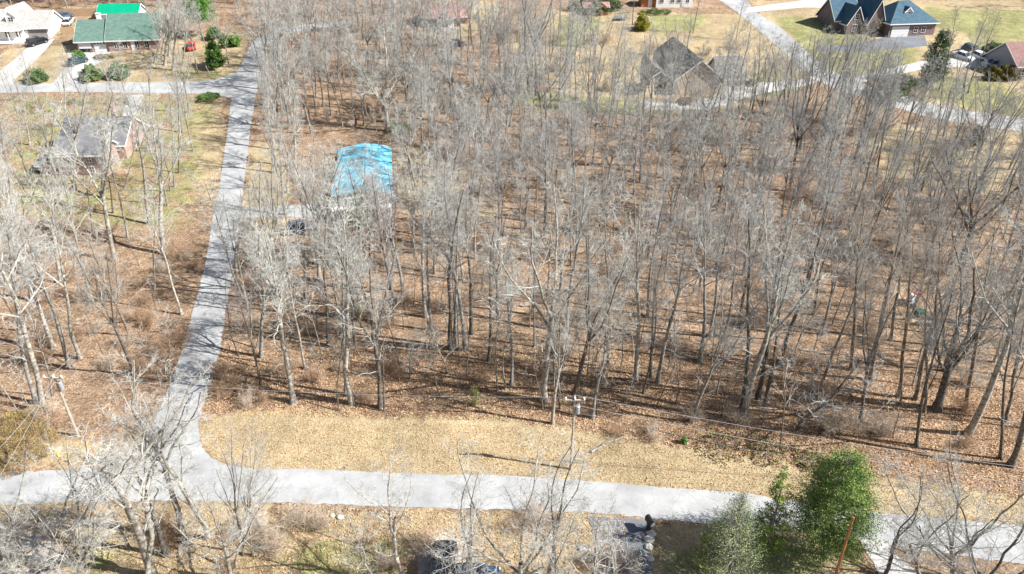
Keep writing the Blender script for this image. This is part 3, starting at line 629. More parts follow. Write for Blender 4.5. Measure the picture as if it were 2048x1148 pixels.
def table(px,py,lb):
    x,y,z=at(px,py); r=empty('trailer',(x,y,z),R(5),label=lb,cat='trailer')
    MB().box(-1.6,1.6,-.8,.8,.5,.62).box(-1.6,1.6,-.8,-.75,.62,.9).box(-1.6,1.6,.75,.8,.62,.9).obj('bed',M['zinc'],r)
    for s_ in(-.86,.86): MB().cyl((0,s_-.08,.3),(0,s_+.08,.3),.3,.3,12).obj('wheel',M['tyre'],r)
table(1242,40,'low grey flat trailer on the grass left of the olive cedar')
# ---------------------------------------------------------------- trees
def norm(v): return v/np.maximum(np.linalg.norm(v,axis=-1,keepdims=True),1e-9)
def grow(p0,d0,L,K,wig,trop,rg,bend=None):
    n=len(p0); out=np.zeros((n,K,3)); out[:,0]=p0; d=norm(d0); p=p0.copy()
    for i in range(1,K):
        d=norm(d+rg.normal(0,wig,(n,3))+np.array([0,0,trop]))
        p=p+d*(L/(K-1))[:,None]; out[:,i]=p
    return out
def tubes(mb,Pn,Rn,sides):
    n,K,_=Pn.shape
    if n==0: return
    T=np.gradient(Pn,axis=1) if K>2 else np.repeat(Pn[:,1:]-Pn[:,:1],2,axis=1); T=norm(T)
    ref=np.where(np.abs(T[:,:1,2:3])>.9,np.array([1.,0,0]),np.array([0,0,1.])); u=norm(np.cross(T,ref)); w_=np.cross(T,u)
    a=np.arange(sides)*2*math.pi/sides
    V=Pn[:,:,None]+Rn[:,:,None,None]*(np.cos(a)[None,None,:,None]*u[:,:,None]+np.sin(a)[None,None,:,None]*w_[:,:,None])
    base=(np.arange(n)*K*sides)[:,None,None]; i=np.arange(K-1)[None,:,None]; j=np.arange(sides)[None,None,:]; j2=(j+1)%sides
    f=np.stack([base+i*sides+j,base+i*sides+j2,base+(i+1)*sides+j2,base+(i+1)*sides+j],-1).reshape(-1,4)
    mb.add(V.reshape(-1,3),f)
def children(Pn,Rn,Ln,cnt,t0,t1,ang,lr,rr,K,wig,trop,rg,shape=.6,rmin=.006,tp=None):
    n,Kp,_=Pn.shape; m=n*cnt
    t=t0+(t1-t0)*(np.arange(cnt)[None,:]+rg.uniform(0,1,(n,cnt)))/cnt
    x=t*(Kp-1); i=np.minimum(x.astype(int),Kp-2); fr=(x-i)[...,None]; ii=np.arange(n)[:,None]
    p0=Pn[ii,i]*(1-fr)+Pn[ii,i+1]*fr; d=norm(Pn[ii,i+1]-Pn[ii,i]); r=Rn[ii,i]*(1-fr[...,0])+Rn[ii,i+1]*fr[...,0]
    ref=np.where(np.abs(d[...,2:3])>.9,np.array([1.,0,0]),np.array([0,0,1.])); u=norm(np.cross(d,ref)); w_=np.cross(d,u)
    az=(np.arange(cnt)[None,:]*2.4+rg.uniform(0,6.28,(n,1)))+rg.normal(0,.5,(n,cnt))
    an=R(1)*(ang[0]+(ang[1]-ang[0])*rg.uniform(0,1,(n,cnt)))
    dd=d*np.cos(an)[...,None]+(u*np.cos(az)[...,None]+w_*np.sin(az)[...,None])*np.sin(an)[...,None]
    tt=(t-t0)/max(1e-6,t1-t0)
    L=Ln[:,None]*lr*(1-shape*tt)*rg.uniform(.65,1.25,(n,cnt))
    rad=np.maximum(r*rr*np.clip(L/(Ln[:,None]*lr),.5,1.1),rmin)
    Q=grow(p0.reshape(-1,3),dd.reshape(-1,3),L.reshape(-1),K,wig,trop,rg)
    tap=np.linspace(1,.35 if tp is None else tp,K)[None,:]; RR=np.maximum(rad.reshape(-1,1)*tap,rmin*.8)
    return Q,RR,L.reshape(-1)
def make_tree(kind,seed,h=20.):
    rg=np.random.default_rng(seed); tr=MB(); cr=MB()
    K=18
    P0=np.zeros((1,3)); 
    if kind=='tall':   # forest tree: long clear stem, narrow ascending crown
        r0=.0105*h+rg.uniform(-.02,.03); T=grow(P0,np.array([[0,0,1.]]),np.array([h*.93]),K,.045,.05,rg); TR=(r0*(1-np.linspace(0,1,K)**1.15*.86))[None]; TR[0,0]*=1.5
        tubes(tr,T,TR,9); LT=np.array([h])
        A=children(T,TR,LT,17,.48,.97,(26,56),.27,.5,8,.14,.11,rg,.5)
        low=children(T,TR,LT,4,.22,.46,(50,85),.10,.16,6,.2,.03,rg,.2)
        n=(7,5,3)
    elif kind=='fork':  # stem forks into a few ascending leaders
        r0=.0125*h; T=grow(P0,np.array([[0,0,1.]]),np.array([h*.46]),9,.04,.05,rg); TR=(r0*(1-np.linspace(0,1,9)*.32))[None]; TR[0,0]*=1.5
        tubes(tr,T,TR,10); LT=np.array([h])
        G=children(T,TR,LT,4,.72,1.,(13,36),.52,.62,11,.07,.07,rg,.05)
        tubes(tr,*G[:2],7)
        A=children(*G,10,.18,.98,(28,60),.36,.5,7,.14,.07,rg,.6); low=children(T,TR,LT,3,.4,.9,(45,80),.14,.2,6,.2,.04,rg,.2); n=(7,5,3)
    elif kind=='broad': # open-grown, low spreading limbs
        r0=.019*h; T=grow(P0,np.array([[0,0,1.]]),np.array([h*.30]),7,.04,.05,rg); TR=(r0*(1-np.linspace(0,1,7)*.25))[None]; TR[0,0]*=1.45
        tubes(tr,T,TR,12); LT=np.array([h])
        G=children(T,TR,LT,6,.62,1.,(22,60),.62,.55,12,.10,.06,rg,.05)
        tubes(tr,*G[:2],8)
        A=children(*G,11,.15,.98,(28,65),.38,.5,8,.15,.05,rg,.6); low=children(T,TR,LT,2,.5,.9,(60,85),.25,.25,6,.2,.03,rg,.2); n=(8,5,2)
    elif kind=='under': # low fine-twigged understorey tree
        r0=.014*h; T=grow(P0,np.array([[rg.normal(0,.12),rg.normal(0,.12),1.]]),np.array([h*.8]),10,.10,.03,rg); TR=(r0*(1-np.linspace(0,1,10)*.8))[None]
        tubes(tr,T,TR,7); LT=np.array([h])
        A=children(T,TR,LT,15,.25,.97,(35,70),.42,.5,8,.16,.06,rg,.5); low=None; n=(7,5,3)
    elif kind=='spread': # wide open crown on long crooked limbs
        r0=.0125*h; T=grow(P0,np.array([[0,0,1.]]),np.array([h*.28]),7,.05,.05,rg); TR=(r0*(1-np.linspace(0,1,7)*.25))[None]; TR[0,0]*=1.4
        tubes(tr,T,TR,10); LT=np.array([h])
        G=children(T,TR,LT,6,.55,1.,(18,58),.62,.58,14,.12,.06,rg,.05)
        tubes(tr,*G[:2],7)
        A=children(*G,11,.15,.98,(30,68),.36,.5,9,.18,.04,rg,.5); low=children(T,TR,LT,2,.5,.9,(60,85),.2,.25,6,.2,.03,rg,.2); n=(7,6,3)
    elif kind=='sparse': # thin open crown of few crooked limbs
        r0=.0105*h; T=grow(P0,np.array([[rg.normal(0,.05),rg.normal(0,.05),1.]]),np.array([h*.5]),12,.07,.04,rg); TR=(r0*(1-np.linspace(0,1,12)*.4))[None]; TR[0,0]*=1.4
        tubes(tr,T,TR,9); LT=np.array([h])
        G=children(T,TR,LT,4,.62,1.,(12,38),.44,.62,11,.11,.06,rg,.05)
        tubes(tr,*G[:2],7)
        A=children(*G,9,.15,.98,(30,65),.36,.5,8,.17,.05,rg,.5); low=children(T,TR,LT,4,.3,.95,(50,80),.14,.22,6,.2,.03,rg,.2); n=(7,5,3)
    elif kind=='sapling':
        r0=.0075*h; T=grow(P0,np.array([[rg.normal(0,.06),rg.normal(0,.06),1.]]),np.array([h*.95]),12,.07,.04,rg); TR=(r0*(1-np.linspace(0,1,12)*.8))[None]
        tubes(tr,T,TR,6); LT=np.array([h])
        A=children(T,TR,LT,10,.45,.97,(28,60),.24,.5,6,.16,.08,rg,.4); low=None; n=(5,3,0)
    a=A
    fine=.62 if kind in('sparse','spread') else 1.
    L2=children(*a,n[0],.18,.98,(25,65),.46,.6,7,.22,.05,rg,.5,rmin=.014*fine)
    L3=children(*L2,n[1],.2,.98,(25,65),.5,.65,5,.25,.04,rg,.4,rmin=.0085*fine)
    tubes(cr,*a[:2],6); tubes(cr,*L2[:2],4); tubes(cr,*L3[:2],3)
    if n[2]:
        L4=children(*L3,n[2],.25,1.,(22,60),.6,.7,3,.2,.03,rg,.3,rmin=.0058*fine); tubes(cr,*L4[:2],3)
    if low is not None:
        tubes(cr,*low[:2],5); l2=children(*low,6,.2,.98,(30,70),.45,.55,5,.2,.02,rg,.4); tubes(cr,*l2[:2],3); l3=children(*l2,4,.2,1.,(30,70),.5,.6,3,.2,.0,rg,.3,rmin=.0065); tubes(cr,*l3[:2],3)
    return tr.data('trunk',M['bark'],True),cr.data('crown',M['twig'],False)
def far_tree(seed,h=17.,fork=False):
    rg=np.random.default_rng(seed); tr=MB(); cr=MB(); LT=np.array([h])
    if fork:
        T=grow(np.zeros((1,3)),np.array([[0,0,1.]]),np.array([h*.42]),7,.05,.05,rg); TR=(.012*h*(1-np.linspace(0,1,7)*.3))[None]; tubes(tr,T,TR,6)
        G=children(T,TR,LT,4,.65,1.,(13,38),.54,.62,9,.08,.07,rg,.05); tubes(tr,*G[:2],5); A=children(*G,9,.18,.98,(28,60),.36,.5,5,.16,.07,rg,.6)
    else:
        T=grow(np.zeros((1,3)),np.array([[0,0,1.]]),np.array([h*.93]),10,.05,.05,rg); TR=(.010*h*(1-np.linspace(0,1,10)*.86))[None]; tubes(tr,T,TR,6); A=children(T,TR,LT,18,.45,.97,(28,60),.27,.5,5,.16,.10,rg,.5)
    L2=children(*A,8,.18,.98,(25,65),.46,.6,4,.24,.05,rg,.5,rmin=.014); L3=children(*L2,7,.2,.98,(25,65),.52,.65,3,.28,.04,rg,.4,rmin=.0105)
    for q,s_ in((A,4),(L2,3),(L3,3)): tubes(cr,*q[:2],s_)
    return (np.concatenate(tr.v),np.concatenate(tr.f),np.concatenate(cr.v),np.concatenate(cr.f))
protos={}
for kind,seeds,h_ in(('tall',range(11,18),20.),('fork',range(31,36),20.),('broad',range(51,54),16.),('spread',range(56,59),15.),('sparse',range(61,66),18.),('under',range(71,75),9.),('sapling',range(91,96),8.)):
    protos[kind]=[make_tree(kind,s,h_)+(h_,) for s in seeds]
PR=random.Random(7)
TREES=[]   # (root, form, tone, px, py, x, y)
TONES={'pale':(1.3,1.28,1.22),'grey':(.95,.95,.95),'dark':(.5,.48,.46),'brown':(.85,.72,.6)}
def tree(x,y,h,kind='tall',tone=None,wide=1.,lean=(0,0),name='bare_tree',tw=None):
    tr,cr,h0=PR.choice(protos[kind]); s=h/h0
    z=tz(x,y)-.05
    r=empty(name,(x,y,z)); r.rotation_euler=(R(PR.gauss(0,1.3)+lean[1]),R(PR.gauss(0,1.3)+lean[0]),PR.uniform(0,6.28))
    if lean!=(0,0):
        mt=Matrix.Rotation(R(lean[0]),4,'Y')@Matrix.Rotation(R(-lean[1]),4,'X')@Matrix.Rotation(PR.uniform(0,6.28),4,'Z'); r.rotation_euler=mt.to_euler()
    r.scale=(s*wide,s*wide,s)
    tone=tone or PR.choice(['pale','grey','grey','dark','brown'])
    k=PR.uniform(.88,1.12); c=TONES[tone]
    for n_,me in(('trunk',tr),('crown',cr)):
        o=bpy.data.objects.new(n_,me); COL.objects.link(o); o.parent=r
        if n_=='trunk': o.color=(*[q*k for q in c],1)
        else:
            t=tw or {'pale':PR.choice([(1.15,1.15,1.12),(1.0,1.0,.97)]),'grey':PR.choice([(1,1,1),(.92,.9,.92)]),'dark':PR.choice([(.82,.81,.79),(.92,.91,.91)]),'brown':PR.choice([(.95,.86,.78),(1.0,.92,.92)])}[tone]; o.color=(*[q*(.92+.08*k) for q in t],1)
    px,py=proj(x,y,z); TREES.append((r,kind,tone,px,py,x,y)); return r
def tree_px(bx,by,ty,kind='tall',tone=None,wide=1.,label=None,tx=None,**k):
    x,y,z=at(bx,by); h=zpx(y,ty)-z
    lean=(0,0)
    if tx is not None:
        zt=z+h; dep=y*math.cos(P)-(zt-H)*math.sin(P); xt=(tx-1024)/F*dep; lean=(math.degrees(math.atan2(xt-x,h)),0)
        lean=(max(-16,min(16,lean[0])),0)
    r=tree(x,y,h,kind,tone,wide,lean,**k)
    if label: r['label']=label; r['category']='tree'
    return r
HAND=[ # base x, base y, crown top y, form, tone, width, crown-top x
(587,806,440,'tall','pale',1.2,510),(704,806,400,'tall','pale',1.1,640),(693,790,430,'tall','pale',1,650),(760,815,470,'fork','dark',1,770),(712,699,440,'tall','dark',1,700),
(873,699,400,'tall','grey',1,845),(900,699,330,'tall','dark',1,880),(907,697,360,'tall','grey',1,905),(930,700,300,'tall','grey',1,925),(782,649,330,'tall','brown',1,775),(852,634,300,'tall','pale',.9,850),
(976,722,450,'tall','dark',.9,975),(995,782,560,'sapling','pale',1,985),(1022,770,480,'tall','grey',.9,1005),(610,737,480,'tall','pale',.9,580),(523,714,420,'fork','grey',1,500),(657,690,400,'tall','dark',1,640),(942,667,330,'tall','dark',1,940),
(1088,802,375,'fork','pale',1.15,1068),(1105,847,560,'fork','pale',.8,1110),(1149,787,450,'fork','dark',1,1235),(1184,836,560,'tall','grey',1,1235),(1121,794,600,'sapling','pale',1,1110),(1173,766,560,'sapling','grey',1,1170),
(1270,761,370,'tall','pale',1,1290),(1315,766,400,'tall','grey',1,1345),(1301,754,470,'tall','dark',.9,1330),(1286,786,560,'tall','dark',.8,1320),(1400,724,380,'tall','grey',1,1420),(1421,674,360,'tall','grey',.9,1440),
(1487,838,390,'fork','pale',1.1,1550),(1482,824,400,'tall','dark',1,1530),(1514,796,420,'tall','dark',1,1560),(1529,809,500,'tall','dark',.9,1580),(1214,734,450,'tall','dark',.8,1240),(1134,664,330,'tall','grey',1,1140),(1296,631,330,'tall','grey',1,1310),(1449,676,400,'tall','brown',.9,1490),
(1563,729,380,'tall','dark',1,1640),(1703,739,380,'tall','brown',1,1760),(1741,759,400,'tall','brown',1,1830),(1721,841,560,'fork','dark',.8,1760),(1873,819,390,'broad','dark',.9,1990),(1930,821,420,'tall','brown',1,2040),(1935,868,330,'tall','pale',1,2130),(1831,799,430,'tall','brown',.9,1930),(1796,794,440,'tall','brown',.9,1880),(1848,824,520,'tall','brown',.8,1900),(2011,841,560,'tall','dark',.9,2080),(1781,681,420,'tall','dark',.9,1830),(2016,659,300,'tall','brown',1,2080),
(1833,891,560,'tall','dark',.9,1880),(2021,931,470,'tall','dark',1,2150),(2001,918,560,'tall','dark',.8,2060),(1593,861,640,'under','dark',1,1640),(1560,905,690,'sapling','brown',1,1580),
(1695,459,170,'tall','dark',.8,1790),(1752,364,120,'tall','dark',.7,1800),(1578,382,120,'fork','dark',1,1640),(1843,382,150,'tall','dark',.7,1890),(1896,349,130,'fork','dark',.8,1960),(1922,529,210,'broad','dark',.9,2010),(1863,569,330,'fork','grey',1,1890),(1807,509,330,'broad','grey',.7,1830),(1878,180,0,'tall','dark',.8,1935),(1923,199,10,'tall','dark',.9,1975),(1936,186,20,'tall','dark',.8,1985),(1871,287,100,'tall','dark',.7,1915),
(777,262,15,'broad','pale',1.0,745),(812,222,30,'broad','dark',.8,815),(734,230,60,'tall','pale',.8,700),(727,202,50,'tall','pale',.7,690),(661,230,50,'tall','dark',.7,655),(672,185,60,'tall','brown',.8,660),(632,232,80,'tall','dark',.9,610),(579,255,40,'fork','grey',1.1,565),(547,285,110,'tall','pale',.8,515),(872,82,-40,'fork','dark',1,880),
(1073,190,-60,'fork','dark',1,1085),(1056,185,-50,'tall','dark',1,1050),(1249,250,20,'tall','pale',.7,1250),(1265,50,-80,'tall','dark',.8,1268),(955,200,60,'fork','pale',1.1,960),(965,330,120,'broad','pale',.9,960),
(328,507,170,'fork','pale',1.15,265),(300,447,170,'tall','grey',1,250),(231,522,200,'fork','pale',1.15,150),(335,411,170,'tall','grey',.7,300),(226,426,230,'tall','dark',.7,200),(255,476,220,'tall','pale',.7,195),(186,472,280,'tall','grey',.7,150),(357,346,150,'tall','dark',.7,345),(349,374,150,'tall','grey',.7,320),(340,382,200,'sapling','grey',1,325),(250,374,180,'sapling','grey',1,235),
(185,604,300,'tall','pale',.8,110),(309,577,330,'sapling','pale',1,285),(160,716,380,'tall','pale',.9,60),(107,696,330,'tall','pale',1,10),(137,734,400,'tall','grey',1,40),(89,824,380,'tall','pale',1.1,-70),(72,806,400,'tall','grey',1,-60),(37,829,640,'sapling','pale',1,0),(105,800,560,'sapling','grey',1,60),(196,601,440,'sapling','grey',1,180),(329,500,350,'sapling','grey',1,320),(280,482,400,'sapling','grey',1,275),(65,600,280,'fork','pale',1,10),(24,437,200,'tall','grey',1,-10),(122,567,270,'fork','pale',1,70),(40,520,260,'tall','pale',1,-10),
(300,215,60,'fork','pale',.9,290),(365,265,100,'fork','grey',.9,350),(378,225,60,'fork','grey',.9,360),(130,230,90,'fork','pale',.8,120),(60,290,130,'fork','pale',.9,40),(10,330,170,'tall','pale',1,-10),(330,130,-50,'broad','pale',.8,340),(345,140,-40,'fork','grey',.9,352),(365,130,-30,'fork','pale',.8,375),
(305,1150,600,'sparse','pale',1.25,245),(372,1085,620,'sparse','grey',1.05,300),(415,1075,640,'sparse','pale',1.0,405),(332,1110,680,'sparse','dark',1.0,270),(300,1175,840,'sparse','pale',1.3,200),(262,1100,840,'sapling','dark',1,255),(462,1160,860,'spread','pale',.9,400),(485,1110,810,'sparse','dark',.6,470),(505,1110,830,'sparse','grey',.6,495),(470,1135,800,'sparse','pale',.6,520),(165,1120,820,'sparse','pale',.6,110),
(90,1210,860,'spread','grey',1.,50),(15,1210,880,'spread','grey',.9,-10),(140,1240,930,'sparse','grey',1,150),(800,1185,890,'sparse','pale',1.2,785),(766,1190,980,'sparse','pale',.9,690),(1030,1210,850,'spread','pale',1.05,1030),(1085,1220,900,'sparse','dark',1.1,1120),(1130,1215,940,'sparse','grey',.8,1130),(940,1240,960,'sparse','grey',1.1,930),(900,1230,1040,'sparse','pale',1,905),
(1765,1160,860,'sparse','dark',1,1830),(1905,1175,840,'spread','grey',1.05,1950),(1960,1230,880,'spread','dark',1.,2020),(1850,1220,900,'sparse','grey',1.1,1840),(2080,1190,900,'sparse','dark',1.1,2100),(1175,1220,1010,'under','grey',.8,1200),(1240,1190,1040,'under','brown',1,1235),
(120,400,150,'fork','pale',1,95),(205,395,150,'fork','grey',1,190),(150,380,130,'fork','pale',.9,135),(560,300,90,'fork','grey',.9,548),(548,345,130,'fork','grey',.9,530),(556,255,50,'fork','dark',.9,540),(590,335,120,'fork','pale',1,575),(575,385,180,'fork','pale',.9,560),(570,430,220,'fork','grey',1,550),(540,180,-30,'fork','pale',1,520),(560,150,-50,'fork','grey',1,545),(590,170,-30,'fork','pale',1,575),(620,150,-60,'fork','grey',1,610),(535,120,-60,'fork','grey',1,520),(1520,300,90,'fork','dark',.9,1550),(1560,290,70,'fork','grey',.9,1600),(1600,300,60,'fork','dark',.9,1650),(1640,290,60,'fork','dark',.9,1690),(1680,300,60,'fork','grey',.9,1740),(1705,330,90,'fork','dark',.9,1775),(1480,310,100,'tall','dark',.9,1510),(1665,250,30,'fork','dark',.8,1710),(1725,290,80,'tall','dark',.9,1785),(1500,240,50,'tall','dark',.8,1525),(1375,262,110,'fork','grey',.7,1385),(1330,236,30,'fork','pale',.9,1340),(1300,262,60,'fork','grey',.9,1310),(338,112,-60,'broad','pale',.8,350),(322,118,-40,'sparse','pale',.9,330),
(612,470,270,'fork','grey',.9,600),(690,520,300,'fork','grey',1,660),(762,505,330,'fork','grey',.9,762),(640,560,260,'fork','pale',1.1,590),(560,590,300,'fork','pale',1,520),
]
for (bx,by,ty,kd,tn,wd,tx_) in HAND: tree_px(bx,by,ty,kd,tn,wd,tx=tx_,tw=(1.05,1.04,1.02) if by>1040 else None,name={'sapling':'young_tree','under':'understory_tree'}.get(kd,'bare_tree'))
nh=len(TREES)
# woods fill: random stands over the leaf litter, kept clear of roofs, roads and lawns (boundaries in the photo's pixels)
NO=[[(0,75),(330,75),(340,190),(0,190)],[(60,330),(240,330),(250,365),(60,365)],[(640,360),(800,360),(820,470),(640,470)],[(1230,150),(1600,150),(1600,200),(1440,225),(1230,225)],[(1640,60),(2048,60),(2048,165),(1640,165)],
 [(840,40),(940,40),(940,70),(840,70)],[(1420,0),(2048,0),(2048,30),(1640,60),(1760,200),(2048,220),(2048,275),(1820,235),(1640,195),(1540,170)],[(395,170),(515,170),(500,300),(480,470),(450,700),(400,840),(330,840),(400,560)],[(0,160),(520,160),(520,200),(0,200)]]
NO.append([(480,60),(560,40),(540,150),(480,200)]); NO.append([(1880,130),(2048,130),(2048,230),(1880,215)])
DENS=[ # polygon, spacing (m), forms, count cap, height range
 ([(455,520),(560,470),(900,440),(1300,400),(1800,380),(2100,330),(2300,900),(2080,900),(1500,870),(1100,790),(760,800),(470,800),(440,700)],3.9,['tall']*7+['fork']*3,66,(13,20)),
 ([(-200,420),(120,470),(330,520),(390,560),(340,760),(200,860),(-100,860)],5.2,['tall','fork'],8,(12,18)),
]
pts=[(t[5],t[6]) for t in TREES]
for poly,sp,kinds,cap,(h0,h1) in DENS:
    W=[at(a,max(b,-12))[:2] for a,b in poly]; wx=[p[0] for p in W];wy=[p[1] for p in W]; n=0;tries=0
    while n<cap and tries<6000:
        tries+=1; x=PR.uniform(min(wx),max(wx)); y=PR.uniform(min(wy),max(wy)); px,py=proj(x,y,tz(x,y))
        if not inpoly(px,py,poly) or any(inpoly(px,py,q) for q in NO): continue
        if any((x-a)**2+(y-b)**2<sp*sp for a,b in pts): continue
        if not(-60<px<2110): continue
        pts.append((x,y)); tree(x,y,PR.uniform(h0,h1),PR.choice(kinds),wide=PR.uniform(.75,1.05)); n+=1
# beyond the three hundred largest: the rest of the far woods as one mass
FAR=[([(455,560),(560,500),(900,470),(1300,430),(1800,400),(2100,350),(2300,560),(1500,560),(1100,540),(760,600),(470,640)],3.5,62,(13,18)),
 ([(520,190),(640,230),(800,240),(1100,200),(1500,215),(1900,270),(2200,330),(1800,400),(1000,470),(820,430),(800,260),(560,270)],3.3,150,(13,19)),
 ([(530,60),(840,60),(1100,130),(1230,180),(1050,200),(800,240),(560,250),(520,150)],3.8,100,(13,20)),
 ([(500,-12),(840,-12),(850,60),(540,90)],4.5,26,(12,17)),([(0,-12),(500,-12),(480,24),(0,18)],4.2,30,(14,19)),([(1560,-12),(2100,-12),(2100,28),(1900,12)],4.2,22,(14,19)),
 ([(950,60),(1120,60),(1230,140),(1230,200),(1050,180)],5,12,(12,18)),([(1480,180),(1650,200),(1760,230),(1700,330),(1500,260)],3.3,32,(12,17)),
 ([(1840,270),(2100,290),(2100,380),(1700,340)],5,9,(10,15)),([(1560,60),(1760,110),(1900,160),(1640,170)],8,7,(10,14)),([(1120,60),(1450,60),(1560,130),(1500,150),(1300,70)],9,5,(9,14)),
 ([(-100,200),(460,200),(440,330),(-100,430)],7,16,(11,16)),([(250,100),(440,80),(470,150),(250,160)],6,6,(11,15))]
FP=[far_tree(300+i,17.,i%2==0) for i in range(8)]; fv=[];ff=[];fm=[];fn=0; nfar=0
for poly,sp,cap,(h0,h1) in FAR:
    W=[at(a,max(b,-12))[:2] for a,b in poly]; wx=[p[0] for p in W];wy=[p[1] for p in W]; n=0;tries=0
    while n<cap and tries<5000:
        tries+=1; x=PR.uniform(min(wx),max(wx)); y=PR.uniform(min(wy),max(wy)); z=tz(x,y); px,py=proj(x,y,z)
        if not inpoly(px,py,poly) or any(inpoly(px,py,q) for q in NO) or not(-60<px<2110): continue
        if any((x-a)**2+(y-b)**2<sp*sp for a,b in pts): continue
        pts.append((x,y)); n+=1; nfar+=1; tv,tf,cv,cf=PR.choice(FP); s=PR.uniform(h0,h1)/17; a_=PR.uniform(0,6.28); wd=PR.uniform(.8,1.1)
        Rm=np.array([[math.cos(a_),-math.sin(a_),PR.gauss(0,.03)],[math.sin(a_),math.cos(a_),PR.gauss(0,.03)],[0,0,1]])
        for v_,f_,mi in((tv,tf,0),(cv,cf,1)):
            fv.append((v_*np.array([s*wd,s*wd,s]))@Rm.T+np.array([x,y,z-.05])); ff.append(f_+fn); fn+=len(v_); fm.append(np.full(len(f_),mi))
fb=MB(); fb.v=fv; fb.f=ff; fb.n=fn; fo=fb.obj('far_woods',M['bark'],None,kind='stuff'); fo.data.materials.append(M['twig']); fo.data.polygons.foreach_set('material_index',np.concatenate(fm).astype(np.int32)); fo.color=(.95,.95,.95,1)
print('FAR',nfar)
nt_=len(TREES)
# saplings and understorey
SAP=[([(400,560),(560,450),(1300,400),(2100,300),(2200,900),(1500,880),(1100,830),(420,820)],235,1.8,(6,13)),([(520,190),(1500,200),(2100,330),(1800,400),(800,420),(560,270)],55,2.5,(5,9)),([(-50,440),(390,540),(340,800),(-50,850)],25,3,(4,9)),([(540,70),(1230,180),(560,250)],20,4,(5,8)),([(1100,150),(1560,60),(1700,260),(1230,240)],10,4,(4,8))]
for poly,cap,sp,(h0,h1) in SAP:
    n=0;tries=0; W=[at(a,max(b,-12))[:2] for a,b in poly]; wx=[p[0] for p in W];wy=[p[1] for p in W]
    while n<cap and tries<6000:
        tries+=1; x=PR.uniform(min(wx),max(wx)); y=PR.uniform(min(wy),max(wy)); px,py=proj(x,y,tz(x,y))
        if not inpoly(px,py,poly) or any(inpoly(px,py,q) for q in NO): continue
        if any((x-a)**2+(y-b)**2<sp*sp for a,b in pts[nh:]): continue
        if not(-30<px<2080): continue
        pts.append((x,y)); k=PR.choice(['sapling']*7+['under']); tree(x,y,PR.uniform(h0,h1)*(.6 if k=='under' else 1),k,PR.choice(['dark','grey','grey','brown','pale']),wide=PR.uniform(.8,1.2),name='understory_tree' if k=='under' else 'young_tree'); n+=1
# labels for every tree: form, bark tone and where it stands, told apart by order across the picture
FORM={'tall':'tall bare tree','fork':'forked bare tree','broad':'spreading bare tree','under':'low twiggy tree','sparse':'open-crowned bare tree','spread':'wide-crowned bare tree','sapling':'thin sapling'}
ZN=[('below the main road, bottom left corner',[(-900,1000),(200,1000),(200,1800),(-1800,1800)]),
('in the foreground below the road junction',[(200,1000),(620,1000),(620,1800),(200,1800)]),('in the foreground left of the black SUV',[(620,1000),(880,1000),(880,1800),(620,1800)]),('in the foreground right of the black SUV',[(880,1000),(1400,1000),(1400,1800),(880,1800)]),('in the foreground right of big conifer',[(1400,1000),(3000,1000),(3800,1800),(1400,1800)]),
('on the leaf litter left of the side road',[(-900,520),(420,520),(400,1000),(-1800,1000)]),('on the lawn before the grey-roofed brick house',[(-900,340),(460,340),(430,520),(-900,520)]),('beside the grey-roofed brick house',[(-900,185),(480,185),(470,340),(-900,340)]),('by the upper left houses',[(-900,60),(520,60),(500,185),(-900,185)]),('in the woods behind the board fence',[(-900,-200),(520,-200),(520,60),(-900,60)]),
('woods front edge near the side road',[(380,760),(760,760),(760,1000),(380,1000)]),('woods front edge left of the transformer pole',[(760,760),(1150,760),(1150,1000),(760,1000)]),('woods front edge right of the transformer pole',[(1150,760),(1560,760),(1560,1000),(1150,1000)]),('woods front edge above the big conifer',[(1560,760),(1850,760),(1850,1000),(1560,1000)]),('at the woods front edge, far right',[(1850,760),(3200,760),(3200,1000),(1850,1000)])]
for y0,y1,d in((660,760,'second rank of woods'),(570,660,'mid woods'),(490,570,'deep in woods'),(400,490,'rear of woods'),(310,400,'behind main woods'),(230,310,'in the upper woods'),(150,230,'on the upper slope'),(60,150,'high on the slope'),(-300,60,'along the top edge')):
    for x0,x1,e in((380,640,'nearest the side road'),(640,860,'in line with tarp house'),(860,1120,'left of centre'),(1120,1400,'right of centre'),(1400,1650,'below tan brick house'),(1650,1850,'toward the right side'),(1850,3600,'by the right edge')):
        ZN.append((d+', '+e,[(x0,y0),(x1,y0),(x1,y1),(x0,y1)]))
ORD=['first','second','third','fourth','fifth','sixth','seventh','eighth','ninth','tenth','eleventh','twelfth']
from collections import defaultdict
BK=defaultdict(list)
for t in TREES:
    r,kind,tone,px,py,x,y=t
    for zn,poly in ZN:
        if inpoly(px,py,poly): break
    else: zn='just beyond the frame'
    BK[(zn,kind,tone)].append(t)
for (zn,kind,tone),L_ in BK.items():
    L_.sort(key=lambda t:t[3])
    for i,t in enumerate(L_):
        s=f'{tone} {FORM[kind]} {zn}'
        if len(L_)>1: s=(f'{ORD[i%12]} from left, ' if i else 'leftmost ')+s
        t[0]['label']=s; t[0]['category']='sapling' if kind=='sapling' else 'tree'; t[0]['group']='thin saplings under the trees' if kind=='sapling' else ('low understorey trees' if kind=='under' else 'bare hardwood trees of the woods')
print('BARE',sum(t[1] in('tall','fork','broad','sparse') for t in TREES)); print('TREES',len(TREES),'hand',nh,'big',nt_)
